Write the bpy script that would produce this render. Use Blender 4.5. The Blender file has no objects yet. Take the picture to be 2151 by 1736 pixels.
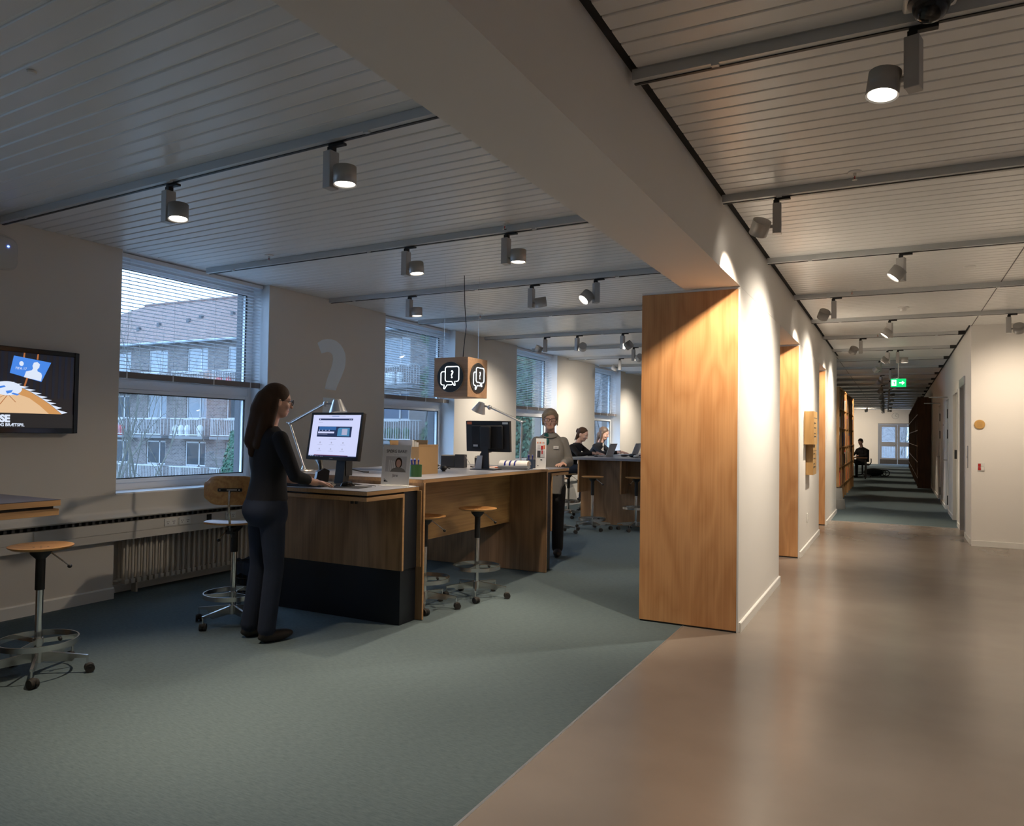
import bpy, bmesh, math, random
import numpy as np
from mathutils import Vector, Matrix, Euler

rnd = random.Random(7)
scene = bpy.context.scene
COL = scene.collection
PI = math.pi

# ------------------------------------------------------------------ camera
cam_data = bpy.data.cameras.new('camera')
cam = bpy.data.objects.new('camera', cam_data)
COL.objects.link(cam)
scene.camera = cam
cam_data.sensor_fit = 'HORIZONTAL'
cam_data.sensor_width = 36.0
cam_data.lens = 1571.0 * 36.0 / 2151.0
cam_data.clip_start = 0.05
cam_data.clip_end = 500
_yaw, _pitch, _roll = math.radians(27.22), math.radians(1.501), math.radians(0.861)
_f = Vector((-math.sin(_yaw) * math.cos(_pitch), math.cos(_yaw) * math.cos(_pitch), math.sin(_pitch)))
_r = Vector((math.cos(_yaw), math.sin(_yaw), 0))
_u = _r.cross(_f)
_r2 = _r * math.cos(_roll) + _u * math.sin(_roll)
_u2 = _u * math.cos(_roll) - _r * math.sin(_roll)
cam.matrix_world = Matrix(((_r2.x, _u2.x, -_f.x, 0), (_r2.y, _u2.y, -_f.y, 0), (_r2.z, _u2.z, -_f.z, 1.45), (0, 0, 0, 1)))

# ------------------------------------------------------------------ sky and exposure
world = bpy.data.worlds.new('overcast_sky')
scene.world = world
world.use_nodes = True
_bg = world.node_tree.nodes['Background']
_bg.inputs[0].default_value = (0.44, 0.66, 1.0, 1)
_bg.inputs[1].default_value = 5.6
scene.view_settings.view_transform = 'Standard'
scene.view_settings.look = 'None'
scene.view_settings.exposure = 0.0
scene.view_settings.gamma = 1.0
scene.view_settings.use_curve_mapping = False
SPOT = 1.75            # common dimmer of the track spotlights
WARM = (1.0, 0.82, 0.62)

# ------------------------------------------------------------------ materials
def s2l(c):
    c = c / 255.0
    return c / 12.92 if c <= 0.04045 else ((c + 0.055) / 1.055) ** 2.4
def rgb(r, g, b):
    return (s2l(r), s2l(g), s2l(b), 1)

MATS = {}
def new_mat(name):
    m = bpy.data.materials.new(name)
    m.use_nodes = True
    MATS[name] = m
    return m, m.node_tree, m.node_tree.nodes['Principled BSDF']

def plain(name, col, rough=0.6, metal=0.0, spec=0.5, bump=0.0, bscale=200, vary=0.0, vscale=3.0):
    m, nt, b = new_mat(name)
    if len(col) == 3:
        col = (*col, 1)
    b.inputs['Base Color'].default_value = col
    b.inputs['Roughness'].default_value = rough
    b.inputs['Metallic'].default_value = metal
    b.inputs['Specular IOR Level'].default_value = spec
    tc = nt.nodes.new('ShaderNodeTexCoord')
    if vary > 0:
        n = nt.nodes.new('ShaderNodeTexNoise')
        n.inputs['Scale'].default_value = vscale
        n.inputs['Detail'].default_value = 4
        nt.links.new(tc.outputs['Object'], n.inputs['Vector'])
        mx = nt.nodes.new('ShaderNodeMix'); mx.data_type = 'RGBA'
        mx.inputs['A'].default_value = tuple(c * (1 - vary) for c in col[:3]) + (1,)
        mx.inputs['B'].default_value = tuple(min(1, c * (1 + vary)) for c in col[:3]) + (1,)
        nt.links.new(n.outputs['Fac'], mx.inputs['Factor'])
        nt.links.new(mx.outputs['Result'], b.inputs['Base Color'])
    if bump > 0:
        n = nt.nodes.new('ShaderNodeTexNoise')
        n.inputs['Scale'].default_value = bscale
        n.inputs['Detail'].default_value = 3
        nt.links.new(tc.outputs['Object'], n.inputs['Vector'])
        bp = nt.nodes.new('ShaderNodeBump')
        bp.inputs['Strength'].default_value = bump
        bp.inputs['Distance'].default_value = 0.002
        nt.links.new(n.outputs['Fac'], bp.inputs['Height'])
        nt.links.new(bp.outputs['Normal'], b.inputs['Normal'])
    return m

def wood(name, dark, light, axis='Z', rough=0.42, cath=3.0, off=0.0):
    """oak veneer: long grain streaks along one axis with soft cathedral figures"""
    m, nt, b = new_mat(name)
    tc = nt.nodes.new('ShaderNodeTexCoord')
    def mapped(sc):
        mp = nt.nodes.new('ShaderNodeMapping')
        mp.inputs['Scale'].default_value = sc
        mp.inputs['Location'].default_value = (off, off * 1.7, off * 0.6)
        nt.links.new(tc.outputs['Object'], mp.inputs['Vector'])
        return mp
    def sc(across, along):
        return {'X': (along, across, across), 'Y': (across, along, across), 'Z': (across, across, along)}[axis]
    n1 = nt.nodes.new('ShaderNodeTexNoise'); n1.inputs['Scale'].default_value = 1; n1.inputs['Detail'].default_value = 5
    nt.links.new(mapped(sc(70, 1.5)).outputs[0], n1.inputs['Vector'])
    n2 = nt.nodes.new('ShaderNodeTexNoise'); n2.inputs['Scale'].default_value = 1; n2.inputs['Detail'].default_value = 2
    nt.links.new(mapped(sc(cath, cath * 0.22)).outputs[0], n2.inputs['Vector'])
    mul = nt.nodes.new('ShaderNodeMath'); mul.operation = 'MULTIPLY'; mul.inputs[1].default_value = 14
    nt.links.new(n2.outputs['Fac'], mul.inputs[0])
    fr = nt.nodes.new('ShaderNodeMath'); fr.operation = 'PINGPONG'; fr.inputs[1].default_value = 1.0
    nt.links.new(mul.outputs[0], fr.inputs[0])
    add = nt.nodes.new('ShaderNodeMath'); add.operation = 'MULTIPLY_ADD'; add.inputs[1].default_value = 0.45
    nt.links.new(fr.outputs[0], add.inputs[0]); nt.links.new(n1.outputs['Fac'], add.inputs[2])
    cr = nt.nodes.new('ShaderNodeValToRGB')
    cr.color_ramp.elements[0].position = 0.32; cr.color_ramp.elements[0].color = dark
    cr.color_ramp.elements[1].position = 0.95; cr.color_ramp.elements[1].color = light
    nt.links.new(add.outputs[0], cr.inputs['Fac'])
    nt.links.new(cr.outputs['Color'], b.inputs['Base Color'])
    b.inputs['Roughness'].default_value = rough
    bp = nt.nodes.new('ShaderNodeBump'); bp.inputs['Strength'].default_value = 0.08; bp.inputs['Distance'].default_value = 0.001
    nt.links.new(n1.outputs['Fac'], bp.inputs['Height']); nt.links.new(bp.outputs['Normal'], b.inputs['Normal'])
    return m

def emit(name, col, strength):
    m, nt, b = new_mat(name)
    b.inputs['Base Color'].default_value = (0.01, 0.01, 0.01, 1)
    b.inputs['Emission Color'].default_value = col if len(col) == 4 else (*col, 1)
    b.inputs['Emission Strength'].default_value = strength
    b.inputs['Roughness'].default_value = 0.4
    return m

def glass(name, tint=(0.93, 0.97, 1.0), refl=0.5):
    m = bpy.data.materials.new(name); m.use_nodes = True; MATS[name] = m
    nt = m.node_tree; nt.nodes.clear()
    out = nt.nodes.new('ShaderNodeOutputMaterial')
    tr = nt.nodes.new('ShaderNodeBsdfTransparent'); tr.inputs[0].default_value = (*tint, 1)
    gl = nt.nodes.new('ShaderNodeBsdfGlossy'); gl.inputs['Roughness'].default_value = 0.02
    fr = nt.nodes.new('ShaderNodeFresnel'); fr.inputs[0].default_value = 1.45
    mu = nt.nodes.new('ShaderNodeMath'); mu.operation = 'MULTIPLY'; mu.inputs[1].default_value = refl
    mx = nt.nodes.new('ShaderNodeMixShader')
    nt.links.new(fr.outputs[0], mu.inputs[0]); nt.links.new(mu.outputs[0], mx.inputs[0])
    nt.links.new(tr.outputs[0], mx.inputs[1]); nt.links.new(gl.outputs[0], mx.inputs[2])
    nt.links.new(mx.outputs[0], out.inputs[0])
    return m

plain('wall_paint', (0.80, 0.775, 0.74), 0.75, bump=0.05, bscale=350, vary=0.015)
plain('wall_paint_dim_lit', (0.71, 0.67, 0.615), 0.75, bump=0.05, bscale=350, vary=0.015)  # copy of wall_paint; the window wall's dim warm light is put into the colour
plain('trim_white', (0.80, 0.79, 0.76), 0.45)
plain('ceiling_metal', (0.80, 0.80, 0.79), 0.33, spec=0.5)
plain('ceiling_backing', (0.90, 0.89, 0.87), 0.6)
plain('rail_grey', (0.55, 0.57, 0.58), 0.4, metal=0.2)
plain('black', (0.012, 0.012, 0.013), 0.5)
plain('black_matt', (0.018, 0.018, 0.02), 0.8)
plain('black_gloss', (0.01, 0.01, 0.011), 0.15)
plain('dark_grey', (0.05, 0.05, 0.055), 0.5)
plain('lamp_grey', (0.46, 0.45, 0.44), 0.42, metal=0.3)
plain('steel', (0.62, 0.61, 0.59), 0.24, metal=1.0)
plain('chrome', (0.72, 0.71, 0.70), 0.12, metal=1.0)
plain('aluminium', (0.66, 0.66, 0.67), 0.32, metal=0.85)
plain('navy_laminate', (0.010, 0.013, 0.020), 0.38)
plain('grey_laminate', (0.26, 0.27, 0.31), 0.36, vary=0.02)
plain('navy_top', (0.035, 0.04, 0.065), 0.4)
plain('rubber', (0.02, 0.018, 0.016), 0.7)
plain('radiator_paint', (0.62, 0.58, 0.52), 0.5)
plain('duct_paint', (0.66, 0.63, 0.58), 0.5)
plain('plastic_white', (0.75, 0.75, 0.73), 0.4)
plain('unit_grey', (0.60, 0.60, 0.57), 0.35)
plain('window_frame', (0.86, 0.87, 0.88), 0.4)
plain('blind_slat', (0.80, 0.82, 0.85), 0.45)
plain('blind_rail', (0.22, 0.20, 0.20), 0.5)
plain('card', (0.42, 0.26, 0.12), 0.8, vary=0.05, vscale=20)
plain('paper', (0.80, 0.79, 0.77), 0.7)
plain('paper_grey', (0.55, 0.54, 0.54), 0.7)
plain('green_pot', (0.035, 0.12, 0.03), 0.45)
plain('blue_pen', (0.02, 0.03, 0.25), 0.3)
plain('red', (0.45, 0.02, 0.02), 0.5)
plain('orange', (0.75, 0.18, 0.06), 0.6)
plain('pink', (0.75, 0.12, 0.25), 0.6)
plain('brass_wood', (0.55, 0.32, 0.10), 0.4)
plain('door_beige', (0.50, 0.45, 0.38), 0.5)
plain('door_white', (0.66, 0.63, 0.60), 0.45)
plain('door_frame_grey', (0.42, 0.43, 0.46), 0.35, metal=0.4)
plain('door_dark', (0.14, 0.12, 0.10), 0.4, metal=0.3)
plain('end_door_grey', (0.26, 0.28, 0.32), 0.5)
plain('step_grey', (0.28, 0.28, 0.27), 0.55)
plain('text_black', (0.02, 0.02, 0.02), 0.6)
plain('text_white', (0.85, 0.85, 0.85), 0.6)
plain('wall_letter', (0.80, 0.90, 0.98), 0.45)  # bluish white, with reflected window daylight put into the colour
plain('skin', (0.60, 0.35, 0.26), 0.5)
plain('skin_pale', (0.62, 0.38, 0.29), 0.5)
plain('lip', (0.46, 0.20, 0.16), 0.5)
plain('eye_white', (0.7, 0.68, 0.66), 0.3)
plain('hair_brown', (0.050, 0.026, 0.015), 0.7, spec=0.25, bump=0.6, bscale=90)
plain('hair_dark', (0.035, 0.02, 0.014), 0.5, bump=0.6, bscale=90)
plain('hair_grey', (0.30, 0.24, 0.17), 0.7, spec=0.25, bump=0.6, bscale=90, vary=0.2, vscale=30)
plain('cloth_navy', (0.006, 0.0065, 0.010), 0.9, bump=0.3, bscale=120)
plain('cloth_jeans', (0.013, 0.021, 0.042), 0.9, bump=0.3, bscale=160, vary=0.2, vscale=9)
plain('cloth_grey', (0.22, 0.21, 0.195), 0.9, bump=0.3, bscale=120, vary=0.08, vscale=9)
plain('cloth_black', (0.018, 0.016, 0.017), 0.9, bump=0.3, bscale=120)
plain('cloth_cream', (0.55, 0.52, 0.47), 0.9)
plain('cloth_teal', (0.01, 0.09, 0.09), 0.9)
plain('shoe', (0.022, 0.017, 0.013), 0.6)
plain('bag_blue', (0.03, 0.05, 0.09), 0.5, bump=0.3, bscale=40)
plain('silver_laptop', (0.70, 0.69, 0.67), 0.4, metal=0.15)
plain('sill_white', (0.78, 0.80, 0.82), 0.35)
wood('oak_panel', rgb(190, 134, 84), rgb(214, 160, 108), 'Z', 0.40, cath=3.2)
wood('oak_panel_b', rgb(190, 134, 84), rgb(214, 160, 108), 'Z', 0.40, cath=3.2, off=3.3)
wood('oak_panel_c', rgb(190, 134, 84), rgb(214, 160, 108), 'Z', 0.40, cath=3.2, off=7.1)
wood('oak_box', rgb(160, 122, 72), rgb(190, 152, 98), 'Z', 0.45)
wood('oak_counter', rgb(128, 98, 70), rgb(172, 136, 100), 'Z', 0.45, cath=2.8)
wood('oak_counter_h', rgb(150, 112, 66), rgb(192, 150, 94), 'Y', 0.45, cath=2.0, off=1.3)
wood('ply_edge', rgb(172, 130, 86), rgb(202, 160, 112), 'Y', 0.5, cath=1.0)
wood('seat_wood', rgb(186, 128, 74), rgb(216, 164, 104), 'X', 0.33, cath=5)
wood('sign_wood', rgb(150, 116, 88), rgb(184, 146, 112), 'X', 0.5, cath=1.2, off=2.0)
wood('shelf_wood', rgb(150, 110, 66), rgb(186, 144, 94), 'Z', 0.5)
wood('shelf_dark', rgb(70, 46, 24), rgb(92, 62, 34), 'Z', 0.5)
emit('lens_glow', (1.0, 0.90, 0.76), 14.0)
emit('neon_white', (0.85, 0.95, 1.0), 2.6)
emit('exit_green', (0.0, 0.62, 0.16), 1.3)
emit('exit_white', (0.75, 1.0, 0.85), 2.2)
emit('blue_led', (0.1, 0.2, 1.0), 9.0)
glass('pane')
glass('pane_dark', (0.55, 0.62, 0.70), 1.0)

def carpet_mat():
    m, nt, b = new_mat('carpet')
    tc = nt.nodes.new('ShaderNodeTexCoord')
    mp = nt.nodes.new('ShaderNodeMapping'); mp.inputs['Scale'].default_value = (22, 130, 60); mp.inputs['Rotation'].default_value = (0, 0, 0.12)
    nt.links.new(tc.outputs['Object'], mp.inputs['Vector'])
    n = nt.nodes.new('ShaderNodeTexNoise'); n.inputs['Scale'].default_value = 1.0; n.inputs['Detail'].default_value = 6; n.inputs['Roughness'].default_value = 0.75
    nt.links.new(mp.outputs[0], n.inputs['Vector'])
    cr = nt.nodes.new('ShaderNodeValToRGB')
    cr.color_ramp.elements[0].position = 0.28; cr.color_ramp.elements[0].color = (0.070, 0.102, 0.114, 1)
    cr.color_ramp.elements[1].position = 0.75; cr.color_ramp.elements[1].color = (0.138, 0.178, 0.190, 1)
    nt.links.new(n.outputs['Fac'], cr.inputs['Fac']); nt.links.new(cr.outputs['Color'], b.inputs['Base Color'])
    b.inputs['Roughness'].default_value = 0.95
    b.inputs['Specular IOR Level'].default_value = 0.2
    bp = nt.nodes.new('ShaderNodeBump'); bp.inputs['Strength'].default_value = 0.5; bp.inputs['Distance'].default_value = 0.003
    nt.links.new(n.outputs['Fac'], bp.inputs['Height']); nt.links.new(bp.outputs['Normal'], b.inputs['Normal'])
carpet_mat()

def lino_mat():
    m, nt, b = new_mat('linoleum')
    tc = nt.nodes.new('ShaderNodeTexCoord')
    n = nt.nodes.new('ShaderNodeTexNoise'); n.inputs['Scale'].default_value = 1.3; n.inputs['Detail'].default_value = 5
    nt.links.new(tc.outputs['Object'], n.inputs['Vector'])
    cr = nt.nodes.new('ShaderNodeValToRGB')
    cr.color_ramp.elements[0].position = 0.3; cr.color_ramp.elements[0].color = (0.225, 0.190, 0.160, 1)
    cr.color_ramp.elements[1].position = 0.7; cr.color_ramp.elements[1].color = (0.275, 0.235, 0.200, 1)
    nt.links.new(n.outputs['Fac'], cr.inputs['Fac']); nt.links.new(cr.outputs['Color'], b.inputs['Base Color'])
    n2 = nt.nodes.new('ShaderNodeTexNoise'); n2.inputs['Scale'].default_value = 3; n2.inputs['Detail'].default_value = 4
    nt.links.new(tc.outputs['Object'], n2.inputs['Vector'])
    mr = nt.nodes.new('ShaderNodeMapRange'); mr.inputs['To Min'].default_value = 0.23; mr.inputs['To Max'].default_value = 0.27
    nt.links.new(n2.outputs['Fac'], mr.inputs['Value']); nt.links.new(mr.outputs[0], b.inputs['Roughness'])
    b.inputs['Specular IOR Level'].default_value = 0.6
lino_mat()

def brick_mat():
    m, nt, b = new_mat('brick_wall')
    tc = nt.nodes.new('ShaderNodeTexCoord')
    mp = nt.nodes.new('ShaderNodeMapping'); mp.inputs['Rotation'].default_value = (PI / 2, 0, 0)
    nt.links.new(tc.outputs['Object'], mp.inputs['Vector'])
    br = nt.nodes.new('ShaderNodeTexBrick')
    br.inputs['Color1'].default_value = (0.175, 0.145, 0.130, 1); br.inputs['Color2'].default_value = (0.10, 0.082, 0.075, 1)
    br.inputs['Mortar'].default_value = (0.24, 0.215, 0.20, 1)
    br.inputs['Scale'].default_value = 1.0; br.inputs['Brick Width'].default_value = 0.26; br.inputs['Row Height'].default_value = 0.085
    br.inputs['Mortar Size'].default_value = 0.012
    nt.links.new(mp.outputs[0], br.inputs['Vector'])
    n = nt.nodes.new('ShaderNodeTexNoise'); n.inputs['Scale'].default_value = 0.5; n.inputs['Detail'].default_value = 5
    nt.links.new(tc.outputs['Object'], n.inputs['Vector'])
    mx = nt.nodes.new('ShaderNodeMix'); mx.data_type = 'RGBA'; mx.blend_type = 'MULTIPLY'; mx.inputs['Factor'].default_value = 0.6
    nt.links.new(br.outputs['Color'], mx.inputs['A']); nt.links.new(n.outputs['Color'], mx.inputs['B'])
    nt.links.new(br.outputs['Color'], b.inputs['Base Color'])
    b.inputs['Roughness'].default_value = 0.9
brick_mat()

def roof_mat():
    m, nt, b = new_mat('roof_tiles')
    tc = nt.nodes.new('ShaderNodeTexCoord')
    br = nt.nodes.new('ShaderNodeTexBrick')
    br.inputs['Color1'].default_value = (0.22, 0.135, 0.11, 1); br.inputs['Color2'].default_value = (0.17, 0.105, 0.088, 1)
    br.inputs['Mortar'].default_value = (0.13, 0.09, 0.07, 1)
    br.inputs['Scale'].default_value = 1.0; br.inputs['Brick Width'].default_value = 0.30; br.inputs['Row Height'].default_value = 0.36
    br.inputs['Mortar Size'].default_value = 0.03; br.offset = 0.0
    nt.links.new(tc.outputs['Object'], br.inputs['Vector'])
    nt.links.new(br.outputs['Color'], b.inputs['Base Color'])
    b.inputs['Roughness'].default_value = 0.85
roof_mat()

def leaf_mat(name, c1, c2):
    m, nt, b = new_mat(name)
    tc = nt.nodes.new('ShaderNodeTexCoord')
    n = nt.nodes.new('ShaderNodeTexNoise'); n.inputs['Scale'].default_value = 2.5; n.inputs['Detail'].default_value = 6
    nt.links.new(tc.outputs['Object'], n.inputs['Vector'])
    cr = nt.nodes.new('ShaderNodeValToRGB')
    cr.color_ramp.elements[0].position = 0.35; cr.color_ramp.elements[0].color = (*c1, 1)
    cr.color_ramp.elements[1].position = 0.65; cr.color_ramp.elements[1].color = (*c2, 1)
    nt.links.new(n.outputs['Fac'], cr.inputs['Fac']); nt.links.new(cr.outputs['Color'], b.inputs['Base Color'])
    b.inputs['Roughness'].default_value = 0.6
leaf_mat('ivy_leaf', (0.03, 0.07, 0.03), (0.10, 0.15, 0.08))
leaf_mat('cypress_leaf', (0.015, 0.06, 0.03), (0.04, 0.12, 0.06))
plain('bark', (0.07, 0.06, 0.05), 0.9, bump=0.5, bscale=15)
plain('bark_green', (0.095, 0.09, 0.072), 0.9, bump=0.5, bscale=15)
plain('facade_white', (0.42, 0.41, 0.40), 0.5)
plain('balcony_slab', (0.16, 0.16, 0.16), 0.9)
plain('curtain_light', (0.55, 0.58, 0.60), 0.8)
plain('curtain_rose', (0.36, 0.24, 0.20), 0.8)
plain('curtain_cream', (0.45, 0.38, 0.26), 0.8)
plain('room_dark', (0.06, 0.08, 0.10), 0.08, spec=1.0)
plain('pane_sky', (0.20, 0.22, 0.24), 0.06, spec=1.0)
plain('gravel', (0.20, 0.20, 0.18), 0.95, vary=0.3, vscale=2)
plain('gutter', (0.30, 0.33, 0.36), 0.5, metal=0.4)

# ------------------------------------------------------------------ mesh helpers
class MB:
    """collects shapes into one mesh"""
    def __init__(self):
        self.v = []; self.f = []
    def add(self, vs, fs):
        o = len(self.v)
        self.v += [tuple(p) for p in vs]
        self.f += [tuple(i + o for i in f) for f in fs]
        return self
    def box(self, a, b, M=None):
        x0, y0, z0 = a; x1, y1, z1 = b
        vs = [(x0, y0, z0), (x1, y0, z0), (x1, y1, z0), (x0, y1, z0), (x0, y0, z1), (x1, y0, z1), (x1, y1, z1), (x0, y1, z1)]
        if M is not None:
            vs = [tuple(M @ Vector(p)) for p in vs]
        return self.add(vs, [(0, 3, 2, 1), (4, 5, 6, 7), (0, 1, 5, 4), (1, 2, 6, 5), (2, 3, 7, 6), (3, 0, 4, 7)])
    def cbox(self, c, s, M=None):
        return self.box((c[0] - s[0] / 2, c[1] - s[1] / 2, c[2] - s[2] / 2), (c[0] + s[0] / 2, c[1] + s[1] / 2, c[2] + s[2] / 2), M)
    def cyl(self, p0, p1, r0, r1=None, n=16, caps=True):
        r1 = r0 if r1 is None else r1
        p0 = Vector(p0); p1 = Vector(p1); d = (p1 - p0).normalized()
        a = d.orthogonal().normalized(); b = d.cross(a)
        vs = []
        for p, r in ((p0, r0), (p1, r1)):
            vs += [p + (a * math.cos(2 * PI * i / n) + b * math.sin(2 * PI * i / n)) * r for i in range(n)]
        fs = [(i, (i + 1) % n, n + (i + 1) % n, n + i) for i in range(n)]
        if caps:
            fs += [tuple(range(n - 1, -1, -1)), tuple(range(n, 2 * n))]
        return self.add(vs, fs)
    def tube(self, pts, r, n=8, closed=False, caps=True):
        pts = [Vector(p) for p in pts]; m = len(pts)
        rs = r if isinstance(r, (list, tuple)) else [r] * m
        vs = []; prev = None
        for i, p in enumerate(pts):
            if closed:
                d = (pts[(i + 1) % m] - pts[i - 1]).normalized()
            else:
                d = (pts[min(i + 1, m - 1)] - pts[max(i - 1, 0)]).normalized()
            a = d.orthogonal().normalized() if prev is None else (prev - d * prev.dot(d)).normalized()
            prev = a; b = d.cross(a)
            vs += [p + (a * math.cos(2 * PI * k / n) + b * math.sin(2 * PI * k / n)) * rs[i] for k in range(n)]
        fs = []
        for i in range(m if closed else m - 1):
            j = (i + 1) % m
            fs += [(i * n + k, i * n + (k + 1) % n, j * n + (k + 1) % n, j * n + k) for k in range(n)]
        if not closed and caps:
            fs += [tuple(range(n - 1, -1, -1)), tuple((m - 1) * n + k for k in range(n))]
        return self.add(vs, fs)
    def lathe(self, prof, c=(0, 0, 0), n=28):
        vs = []; fs = []; m = len(prof)
        for r, z in prof:
            vs += [(c[0] + r * math.cos(2 * PI * k / n), c[1] + r * math.sin(2 * PI * k / n), c[2] + z) for k in range(n)]
        for i in range(m - 1):
            fs += [(i * n + k, i * n + (k + 1) % n, (i + 1) * n + (k + 1) % n, (i + 1) * n + k) for k in range(n)]
        if prof[0][0] > 1e-6: fs.append(tuple(range(n - 1, -1, -1)))
        if prof[-1][0] > 1e-6: fs.append(tuple((m - 1) * n + k for k in range(n)))
        return self.add(vs, fs)
    def prism(self, poly, o, u, v, w):
        """polygon in plane (o,u,v) extruded by vector w"""
        o = Vector(o); u = Vector(u); v = Vector(v); w = Vector(w); n = len(poly)
        a = [o + u * p[0] + v * p[1] for p in poly]
        vs = a + [p + w for p in a]
        fs = [tuple(range(n)), tuple(range(2 * n - 1, n - 1, -1))] + [(i, i + n, (i + 1) % n + n, (i + 1) % n) for i in range(n)]
        return self.add(vs, fs)
    def ell(self, c, r, M=None, nu=16, nv=10):
        vs = []; fs = []
        for j in range(nv + 1):
            t = PI * j / nv
            for i in range(nu):
                p = 2 * PI * i / nu
                q = Vector((r[0] * math.sin(t) * math.cos(p), r[1] * math.sin(t) * math.sin(p), r[2] * math.cos(t)))
                if M is not None: q = M @ q
                vs.append(Vector(c) + q)
        for j in range(nv):
            for i in range(nu):
                fs.append((j * nu + i, (j + 1) * nu + i, (j + 1) * nu + (i + 1) % nu, j * nu + (i + 1) % nu))
        return self.add(vs, fs)
    def mesh(self, name, smooth=True):
        me = bpy.data.meshes.new(name)
        me.from_pydata(self.v, [], self.f)
        bm = bmesh.new(); bm.from_mesh(me)
        bmesh.ops.remove_doubles(bm, verts=bm.verts, dist=1e-6)
        bmesh.ops.recalc_face_normals(bm, faces=bm.faces)
        if smooth:
            for f in bm.faces: f.smooth = True
            for e in bm.edges:
                if len(e.link_faces) == 2 and e.calc_face_angle(0) > 0.6: e.smooth = False
        bm.to_mesh(me); bm.free()
        return me
    def build(self, name, mat, parent=None, loc=None, bevel=0.0, smooth=True):
        me = self.mesh(name, smooth)
        me.materials.append(MATS[mat])
        return obj(name, me, parent, loc, bevel)

def obj(name, me, parent=None, loc=None, bevel=0.0):
    o = bpy.data.objects.new(name, me)
    COL.objects.link(o)
    if parent is not None: o.parent = parent
    if loc is not None: o.location = loc
    if bevel > 0:
        b = o.modifiers.new('bevel', 'BEVEL'); b.width = bevel; b.segments = 2; b.limit_method = 'ANGLE'
    return o

def tag(o, label, cat, group=None):
    o['label'] = label; o['category'] = cat
    if group: o['group'] = group
    return o

def thing(name, label, cat, loc=(0, 0, 0), rz=0.0, group=None):
    o = bpy.data.objects.new(name, None)
    o.empty_display_size = 0.1
    COL.objects.link(o)
    o.location = loc; o.rotation_euler = (0, 0, rz)
    return tag(o, label, cat, group)

def struct(o):
    o['kind'] = 'structure'; return o

def B(name, mat, a, b, parent=None, bevel=0.0, loc=None):
    return MB().box(a, b).build(name, mat, parent, loc, bevel, smooth=bevel > 0)

def plane_frame(o, u, v):
    u = Vector(u).normalized(); v = Vector(v).normalized()
    return Vector(o), u, v, u.cross(v)

def flat(name, mat, fr, poly, layer, parent, th=0.0006):
    """thin flat print on a surface frame (origin, u, v, normal)"""
    o, u, v, n = fr
    return MB().prism(poly, o + n * (layer * 0.0007), u, v, n * th).build(name, mat, parent, smooth=False)

def rect(x0, y0, x1, y1):
    return [(x0, y0), (x1, y0), (x1, y1), (x0, y1)]

def lettering(name, txt, size, mat, fr, x, y, layer, parent, align='LEFT', bold=0.0, sx=1.0):
    cu = bpy.data.curves.new('text', 'FONT')
    cu.body = txt; cu.size = size; cu.align_x = align; cu.extrude = 0.0003; cu.offset = bold
    t = bpy.data.objects.new('text', cu); COL.objects.link(t)
    dg = bpy.context.evaluated_depsgraph_get()
    me = bpy.data.meshes.new_from_object(t.evaluated_get(dg))
    bpy.data.objects.remove(t)
    o, u, v, n = fr
    p = o + n * (layer * 0.0007 + 0.0004) + u * x + v * y
    M = Matrix(((u.x * sx, v.x, n.x, p.x), (u.y * sx, v.y, n.y, p.y), (u.z * sx, v.z, n.z, p.z), (0, 0, 0, 1)))
    me.transform(M)
    me.materials.clear(); me.materials.append(MATS[mat])
    return obj(name, me, parent)

def copy_tree(o, parent=None):
    c = o.copy(); COL.objects.link(c); c.parent = parent
    for ch in list(o.children):
        if ch.type == 'LIGHT': continue
        copy_tree(ch, c)
    return c
# ------------------------------------------------------------------ the setting
XW = -5.883                       # inner face of the window wall
ZL, ZR = 2.965, 3.015             # ceilings of reading room and corridor
WIN = [(0.37, 2.06), (4.117, 5.81), (7.82, 9.55), (11.59, 13.34), (15.39, 17.11)]
PIER = [(5.69, 7.83), (9.56, 12.10), (13.36, 15.75)]
XC = -1.034                       # corridor face of the piers

# floors
struct(B('floor', 'carpet', (-6.1, -3.0, -0.2), (-1.446, 20.0, 0.0)))
struct(B('floor_linoleum', 'linoleum', (-1.434, -3.0, -0.2), (3.3, 14.2, 0.0)))
struct(B('floor_corridor_carpet', 'carpet', (-3.3, 14.21, -0.2), (1.6, 47.0, 0.0)))
o = struct(B('trim_1', 'aluminium', (-1.446, -3.0, -0.2), (-1.434, 14.2, 0.002)))
struct(B('trim_2', 'aluminium', (-1.434, 14.2, -0.2), (0.9, 14.21, 0.002)))

# window wall
m = MB()
ys = [-3.0] + [y for w in WIN for y in w] + [20.0]
for a, b in zip(ys[0::2], ys[1::2]):
    m.box((-6.35, a, -0.2), (XW, b, 3.2))
for a, b in WIN:
    m.box((-6.35, a, -0.2), (-6.08, b, 0.862))
    m.box((-6.35, a, 2.975), (XW, b, 3.2))
struct(m.build('wall_left', 'wall_paint_dim_lit', smooth=False))
# baseboard pieces on the solid parts of the wall
for k, (a, b) in enumerate(zip(ys[0::2], ys[1::2])):
    o = MB().prism([(0, 0), (0.018, 0), (0.018, 0.085), (0.012, 0.095), (0, 0.095)], (XW, a, 0), (1, 0, 0), (0, 0, 1), (0, b - a, 0)).build('baseboard_left', 'trim_white', smooth=False)
    struct(o)
for k, (a, b) in enumerate(WIN):
    struct(B('baseboard_recess', 'trim_white', (-6.08, a, 0), (-6.06, b, 0.07)))

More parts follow.
